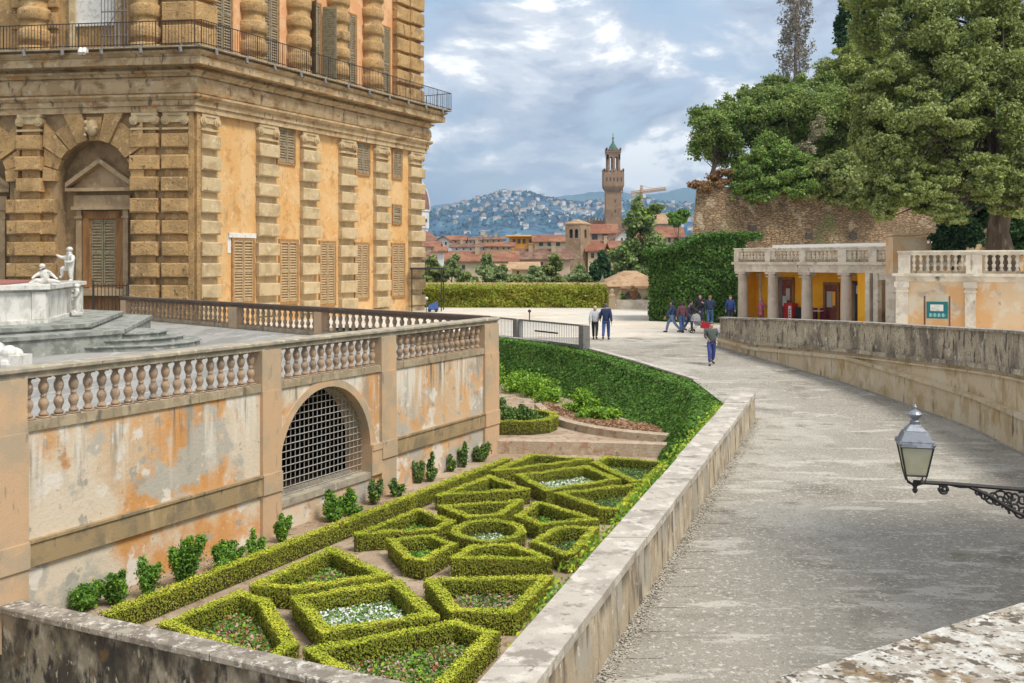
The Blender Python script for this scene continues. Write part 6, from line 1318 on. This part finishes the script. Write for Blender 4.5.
# bell tower
d = 230; X = lambda px, dd=d: (px-512)/1000*dd
t = thing('bell_tower', (X(577),d,CITY), 'square brick bell tower with paired arched openings in front of the town', 'tower')
ang = R(-24); FB1 = Frame((X(565.5),d), (math.cos(R(-14)), math.sin(R(-14)))); wA = (X(580.5)-X(565.5))/math.cos(R(-14)); p = FB1.p(wA,0,0); FB2 = Frame((p[0],p[1]), (math.cos(R(52)), math.sin(R(52)))); wB = 3.9; zt = (262-224.5)/1000*d
mb = MB(); zs = (262-238)/1000*d; zsp_ = (262-231)/1000*d
mb.arch_wall(FB1, 0, wA, -.6, 0, CITY, zt, [(wA*.36,.42,zs,zsp_),(wA*.72,.42,zs,zsp_)], 10); mb.arch_wall(FB2, 0, wB, -.6, 0, CITY, zt, [(wB*.5,.45,zs,zsp_)], 10)
q = FB2.p(wB,0,0); a = FB1.p(0,0,0); r = (a[0]+q[0]-p[0], a[1]+q[1]-p[1]); mb.prism([(q[0],q[1]),(r[0],r[1]),(r[0]+.5,r[1]-.7),(q[0]-.5,q[1]-.7)], CITY, zt); mb.prism([(a[0],a[1]),(r[0],r[1]),(r[0]+.7,r[1]-.3),(a[0]+.7,a[1]+.3)], CITY, zt)
mb.build('shaft', m['campanile'], t)
mb = MB(); mb.prism([(a[0]+.9,a[1]+1),(p[0]-.5,p[1]+1.1),(q[0]-1,q[1]-.3),(r[0]+.8,r[1]-.5)], CITY, zt-.3); mb.build('belfry_floor', m['glass'], t)
cx_, cy_ = (a[0]+p[0]+q[0]+r[0])/4, (a[1]+p[1]+q[1]+r[1])/4; mb = MB(); k = 1.08
c4 = [(cx_+(v[0]-cx_)*k, cy_+(v[1]-cy_)*k, zt) for v in (a,p,q,r)]
mb.raw([*c4, *[(v[0],v[1],zt+.25) for v in c4], (cx_,cy_,zt+1.3)], [(0,1,2,3),(0,1,5,4),(1,2,6,5),(2,3,7,6),(3,0,4,7),(4,5,8),(5,6,8),(6,7,8),(7,4,8)]); mb.build('roof', m['roof_tan'], t)
# the great tower of the town hall
d = 645; Xt = (613-512)/1000*d; ZZ = lambda py: (262-py)/1000*d
t = thing('palace_tower', (Xt,d,CITY), 'tall brown medieval tower with battlements and open belfry rising over the town', 'tower')
def ring(r, z0, z1, mb): mb.box(WORLD, Xt-r, Xt+r, d-r, d+r, z0, z1)
def crenel(mb, r, z0, z1, n, th=.7):
    for i in range(n):
        if i % 2 == 0:
            for (ax, ay) in ((0,-1),(0,1),(1,0),(-1,0)):
                a, b = -r+2*r*i/n, -r+2*r*(i+1)/n
                if ax == 0: mb.box(WORLD, Xt+a, Xt+b, d+ay*r-(th if ay > 0 else 0), d+ay*r+(th if ay < 0 else 0), z0, z1)
                else: mb.box(WORLD, Xt+ax*r-(th if ax > 0 else 0), Xt+ax*r+(th if ax < 0 else 0), d+a, d+b, z0, z1)
mb = MB(); r0 = 5.0; ring(r0, CITY, ZZ(192), mb); mb.build('shaft', m['vecchio'], t)
mb = MB()
for k, (r, a, b) in enumerate(((5.3,191,189.5),(5.8,189.5,188),(6.3,188,186.5))): ring(r, ZZ(a), ZZ(b)+.01*k, mb)
for i in range(9):
    x = Xt-6.2+12.4*(i+.5)/9; mb.hexa([(x-.3,d-5.1,ZZ(194)),(x+.3,d-5.1,ZZ(194)),(x+.3,d-5,ZZ(194)),(x-.3,d-5,ZZ(194)),(x-.3,d-6.4,ZZ(187)),(x+.3,d-6.4,ZZ(187)),(x+.3,d-5,ZZ(187)),(x-.3,d-5,ZZ(187))])
ring(6.5, ZZ(186.5), ZZ(173), mb); crenel(mb, 6.5, ZZ(173), ZZ(169.5), 11); mb.build('gallery', m['vecchio'], t)
mb = MB()
for i in range(5): x = Xt-4.6+i*2.3; mb.box(WORLD, x-.45, x+.45, d-6.58, d-6.4, ZZ(182), ZZ(178))
for py in (200,210): mb.box(WORLD, Xt+.5, Xt+1.4, d-5.08, d-4.9, ZZ(py+3), ZZ(py))
mb.box(WORLD, Xt-1.6, Xt-.9, d-5.08, d-4.9, ZZ(217), ZZ(214)); mb.build('openings', m['h_window'], t)
mb = MB()
for a in (-3.3,0,3.3):
    for b in (-3.3,0,3.3):
        if a or b: mb.lathe((Xt+a,d+b,0), [(1.02,ZZ(170)),(1.02,ZZ(157))], 10)
mb2 = mb
Ft = lambda o, u: Frame(o, u)
for F_ in (Frame((Xt-4.3,d-4.3),(1,0)), Frame((Xt+4.3,d-4.3),(0,1)), Frame((Xt+4.3,d+4.3),(-1,0)), Frame((Xt-4.3,d+4.3),(0,-1))): mb.arch_wall(F_, 0, 8.6, -1.2, 0, ZZ(160), ZZ(155), [(2.65,1.15,ZZ(160),ZZ(159)),(5.95,1.15,ZZ(160),ZZ(159))], 8)
ring(4.5, ZZ(155), ZZ(151.5), mb); ring(4.8, ZZ(153), ZZ(152), mb); crenel(mb, 4.8, ZZ(151.5), ZZ(148.5), 9, .6); mb.build('belfry', m['vecchio'], t)
mb = MB(); mb.lathe((Xt,d,0), [(3.4,ZZ(151)),(2.4,ZZ(147)),(.8,ZZ(143)),(.25,ZZ(139)),(.15,ZZ(133))], 8); mb.build('spire', m['verdigris'], t)
mb = MB(); mb.ball((Xt,d,ZZ(138)), .8, 8); mb.build('ball', m['frame'], t)
t = thing('battlemented_palace', ((608-512)/1000*d,d+8,CITY), 'brown battlemented palace block at the foot of the great tower', 'building')
mb = MB(); x0, x1 = (589-512)/1000*d, (629-512)/1000*d; mb.box(WORLD, x0, x1, d+5.5, d+40, CITY, ZZ(221)); mb.box(WORLD, x0-.8, x1+.8, d+4.6, d+41, ZZ(223), ZZ(220)); n = 27
for i in range(0, n, 2): a = x0-.8+(x1-x0+1.6)*i/n; b = x0-.8+(x1-x0+1.6)*(i+1)/n; mb.box(WORLD, a, b, d+4.6, d+5.5, ZZ(220), ZZ(217.5))
mb.build('wall', m['vecchio'], t)
mb = MB()
for i in range(9): a = x0+2+(x1-x0-3)*i/9; mb.box(WORLD, a, a+1.1, d+5.4, d+5.6, ZZ(229), ZZ(225.5))
mb.build('windows', m['h_window'], t)
# cathedral dome at the palace corner
d = 1000; cxx = -109; t = thing('cathedral', (cxx,d,CITY), 'red ribbed cathedral dome on a white drum just showing beside the palace', 'cathedral')
mb = MB(); mb.lathe((cxx,d,0), [(25,CITY),(25,33),(26,33.5),(26,50),(27,50.5),(27,52)], 8); mb.build('drum', m['h_white'], t)
mb = MB(); mb.lathe((cxx,d,0), [(26.5*math.cos(a)**.8 if a < 1.5 else 3, 52+36*math.sin(a)) for a in np.linspace(0,1.45,10)], 8); mb.build('dome', m['roof'], t)
mb = MB()
for i in range(8): a = i*math.pi/4; mb.tube([(cxx+26.9*math.cos(q)**.8*math.cos(a), d+26.9*math.cos(q)**.8*math.sin(a), 52+36.3*math.sin(q)) for q in np.linspace(0,1.45,9)], .8, 5)
mb.build('ribs', m['h_white'], t)
mb = MB(); mb.lathe((cxx,d,0), [(4,87),(4,98),(5,98.5),(.4,108)], 8); mb.build('lantern', m['h_white'], t)
mb = MB()
for i in range(8): a = (i+.5)*math.pi/4; x, y = cxx+24.2*math.cos(a), d+24.2*math.sin(a); mb.lathe((x,y,41), [(2.6,-1.8),(2.6,1.8)], 10)
mb.build('round_windows', m['h_window'], t)
t = thing('cathedral_apse', (-86,985,CITY), 'small red half dome of the cathedral apse below the great dome', 'building'); mb = MB(); mb.lathe((-86,985,0), [(13,CITY),(13,20)], 8); mb.build('wall', m['h_white'], t); mb = MB(); mb.lathe((-86,985,0), [(13.8,20),(11,25),(6,29),(.5,31)], 8); mb.build('roof', m['roof'], t)
# crane
d = 480; cx_ = (641.5-512)/1000*d; t = thing('tower_crane', (cx_,d,CITY), 'orange tower crane with a long jib above the town roofs', 'crane'); om = M('orange crane paint', (.50,.33,.20), bump=0)
zc = (262-194)/1000*d
def lattice(mb, a, b, w_, n, th=.16):
    a, b = Vector(a), Vector(b); u = (b-a).normalized(); s = u.orthogonal().normalized(); v = u.cross(s); cs = [s*w_+v*w_, s*w_-v*w_, -s*w_-v*w_, -s*w_+v*w_]
    for c in cs: mb.tube([a+c,b+c], th, 4)
    for i in range(n):
        for k in range(4): mb.tube([a+(b-a)*(i/n)+cs[k], a+(b-a)*((i+1)/n)+cs[(k+1)%4]], th*.6, 3)
mb = MB(); lattice(mb, (cx_,d,CITY), (cx_,d,zc), .75, 22, .2); mb.build('mast', om, t)
mb = MB(); lattice(mb, (cx_-5,d,zc+.5), (cx_+11.8,d,zc+2.6), .5, 14, .2); mb.tube([(cx_,d,zc+4),(cx_+8,d,zc+2.2)], .1, 3); lattice(mb, (cx_,d,zc), (cx_,d,zc+4.2), .4, 4, .15); mb.build('jib', om, t)
mb = MB(); mb.box(WORLD, cx_-4.8, cx_-2.6, d-.8, d+.8, zc-1.2, zc+.2); mb.build('counterweight', m['h_grey'], t); mb = MB(); mb.box(WORLD, cx_+.6, cx_+2, d-.7, d+.7, zc-1.8, zc-.2); mb.build('cab', m['white'], t)
# trees between the hedge and the town
tree('garden_tree', 'tall pale green tree standing between the town and the clipped hedge block', 'tree', (15.2,112,-11), [cl(640,222,112,14,18),cl(648,245,112,20,20),cl(630,258,112,18,18),cl(645,275,112,24,18),cl(655,208,112,8,8),cl(637,205,112,6,9)], 16000, .26, 'tree_far', .2, 14, None, limbs=18, rs=(.2,.36), extra=[(m['lime_leaf'],.2)])
TT = 'trees behind the olive hedge'
for px, py, rx, rh, d, mt, lab in ((432,272,16,15,112,'tree_b','dark rounded tree behind the hedge beside the palace corner'),(452,270,15,13,114,'tree_far','grey green tree second from the palace behind the hedge'),(487,272,14,17,110,'tree_far','pointed grey green tree behind the middle of the hedge'),(500,277,12,11,108,'tree_far','low grey green tree behind the middle of the hedge'),(536,276,14,10,112,'tree_far','low wide tree left of the bell tower foot'),(552,271,16,15,116,'tree_b','dark tree just left of the bell tower foot'),(577,277,14,10,108,'tree_far','low grey green tree in front of the bell tower'),(603,270,13,19,118,'tree_d','pointed dark conifer right of the bell tower'),(590,278,13,11,110,'tree_d','low dark conifer in front of the bell tower corner'),(516,281,12,8,106,'tree_b','low dark bush at the middle of the hedge'),(468,281,14,8,106,'tree_b','low dark bush left of the middle of the hedge')):
    c = at(px,py,d); tree('town_tree', lab, 'tree', (c.x,d,-11), [cl(px,py+rh*.25,d,rx,rh*.75),cl(px+rx*.1,py-rh*.4,d,rx*.5,rh*.7)], 5200, .25, mt, .16, 12, TT, limbs=4)
c = at(677,240,150); tree('stone_pine', 'flat topped stone pine beside the fortress wall corner', 'tree', (c.x+.2,150,CITY), [cl(676,220,150,10.5,8),cl(683,214,150,7,5)], 2600, .42, 'tree_e', .3, 8, None, limbs=5)
# ------------------------------------------------------------------ hills
def hill(name, prof, d0, d1, z0, mat, nr=14, rough=0.):
    """terrain that climbs from d0 to the skyline seen at d1; prof = (column, skyline row)"""
    xs = np.arange(prof[0][0], prof[-1][0]+1, 4.); ys = np.interp(xs, [p[0] for p in prof], [p[1] for p in prof]); ys = ys+np.sin(xs*.21)*.5+np.sin(xs*.53)*.35
    mb = MB(); rows = []
    for j in range(nr+4):
        f = j/nr; row = []
        for x, y in zip(xs, ys):
            zt = (262-y)/1000*d1
            if f <= 1: k = f*f*(3-2*f)*.55+f*.45; dd = d0+(d1-d0)*f; z = z0+(zt-z0)*k
            else: dd = d0+(d1-d0)*f; z = zt-(zt-z0)*.8*(f-1)/.3
            px_ = (x-512)/1000*d1
            z += rough*(math.sin(px_*.009+dd*.004)+math.sin(px_*.021+1)*math.sin(dd*.013))*min(1,2*f)*max(0,1-f)
            row.append(((x-512)/1000*(dd*.35+d1*.65), dd, z))
        rows.append(row)
    for a, b in zip(rows[:-1], rows[1:]):
        for i in range(len(xs)-1): mb.face([a[i],a[i+1],b[i+1],b[i]])
    o = mb.build(name, m[mat], smooth=True); tag(o, kind='structure'); return rows
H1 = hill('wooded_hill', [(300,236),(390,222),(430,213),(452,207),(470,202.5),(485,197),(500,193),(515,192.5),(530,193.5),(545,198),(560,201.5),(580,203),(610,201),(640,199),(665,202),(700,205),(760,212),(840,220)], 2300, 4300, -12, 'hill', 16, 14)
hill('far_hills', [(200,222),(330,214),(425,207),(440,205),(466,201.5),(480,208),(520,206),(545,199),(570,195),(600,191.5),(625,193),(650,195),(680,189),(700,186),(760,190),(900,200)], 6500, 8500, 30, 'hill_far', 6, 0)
def on_hill(px, f):
    x = (px-300)/4; i = int(x); r = H1; j = min(int(f*16), 15); q = f*16-j; a = Vector(r[j][i]).lerp(Vector(r[j+1][i]), q); b = Vector(r[j][i+1]).lerp(Vector(r[j+1][i+1]), q); return a.lerp(b, x-i)
rr = random.Random(12); pts = []
for i in range(9000):
    f = rr.random(); p = on_hill(rr.uniform(395, 730), f); 
    if math.sin(p.x*.006+1)*math.sin(p.y*.008)+rr.gauss(0,.45) > -.1: pts.append((p.x,p.y,p.z+rr.uniform(0,7)))
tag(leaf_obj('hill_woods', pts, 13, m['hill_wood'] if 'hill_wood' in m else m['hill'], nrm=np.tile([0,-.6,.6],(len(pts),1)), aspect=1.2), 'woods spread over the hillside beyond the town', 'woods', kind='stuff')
protos = []
for k in range(6):
    mb = MB(); a, b, h_ = rr.uniform(9,17), rr.uniform(8,12), rr.uniform(6,11); mb.box(WORLD,-a/2,a/2,-b/2,b/2,-4,h_); wl = m[['h_white','h_white','h_white','h_cream','h_white','h_cream'][k]]
    o = mb.build('hill_house', wl); tag(o, 'pale house with a low red roof on the wooded hillside', 'house', 'houses scattered over the hill')
    mb = MB(); mb.raw([(-a/2-.5,-b/2-.5,h_),(a/2+.5,-b/2-.5,h_),(a/2+.5,b/2+.5,h_),(-a/2-.5,b/2+.5,h_),(-a/2+3,0,h_+2.4),(a/2-3,0,h_+2.4)], [(0,1,5,4),(2,3,4,5),(1,2,5),(3,0,4),(3,2,1,0)]); mb.build('roof', m['roof_tan' if k % 2 else 'roof'], o); protos.append(o)
cent = [(rr.uniform(440,690), rr.uniform(.1,.95)) for _ in range(110)]
for i in range(290):
    c = rr.choice(cent); px = min(715, max(428, rr.gauss(c[0], 11))); f = min(.98, max(.02, rr.gauss(c[1], .06))); p = on_hill(px, f)
    o = protos[i] if i < 6 else dup(rr.choice(protos)); o.location = p; o.rotation_euler.z = rr.uniform(-.6,.6); k = rr.uniform(.8,1.7); o.scale = (k,k,k)
# ------------------------------------------------------------------ haze
mb = MB(); mb.box(WORLD, -4200, 4200, -40, 8950, -62, 760)
hz = bpy.data.materials.new('haze'); hz.use_nodes = True; n_ = hz.node_tree; n_.nodes.remove(n_.nodes['Principled BSDF'])
pv = n_.nodes.new('ShaderNodeVolumePrincipled'); pv.inputs['Color'].default_value = (.50,.74,1,1); pv.inputs['Density'].default_value = HAZE; pv.inputs['Anisotropy'].default_value = .2
n_.links.new(pv.outputs[0], n_.nodes['Material Output'].inputs['Volume'])
if HAZE > 0: tag(mb.build('haze', hz), 'thin blue distance haze over the town and hills', 'haze', kind='stuff')
# descriptions of the setting
for nm, lab in dict(ramp_road='worn grey stone ramp curving down from the plaza', ramp_gutter='row of dark drain slabs along the parapet foot', ramp_pavers='larger pale pavers set into the ramp', plaza='pale beige gravel plaza beyond the ramp', plaza_kerb='pale kerb along the plaza edge above the hedge', garden_path='brown earth paths between the box hedges', upper_garden='bare soil of the upper garden below the hedge', plaza_bank='earth bank under the plaza edge', lower_court='gravel court below the dark end wall', wooded_bank='earth bank above the fortress wall', town_ground='ground under the town', land='open land towards the horizon', wooded_hill='blue green wooded hill beyond the town', far_hills='pale far ridge on the horizon').items():
    o = bpy.data.objects.get(nm)
    if o: o['label'] = lab; o['category'] = 'ground'
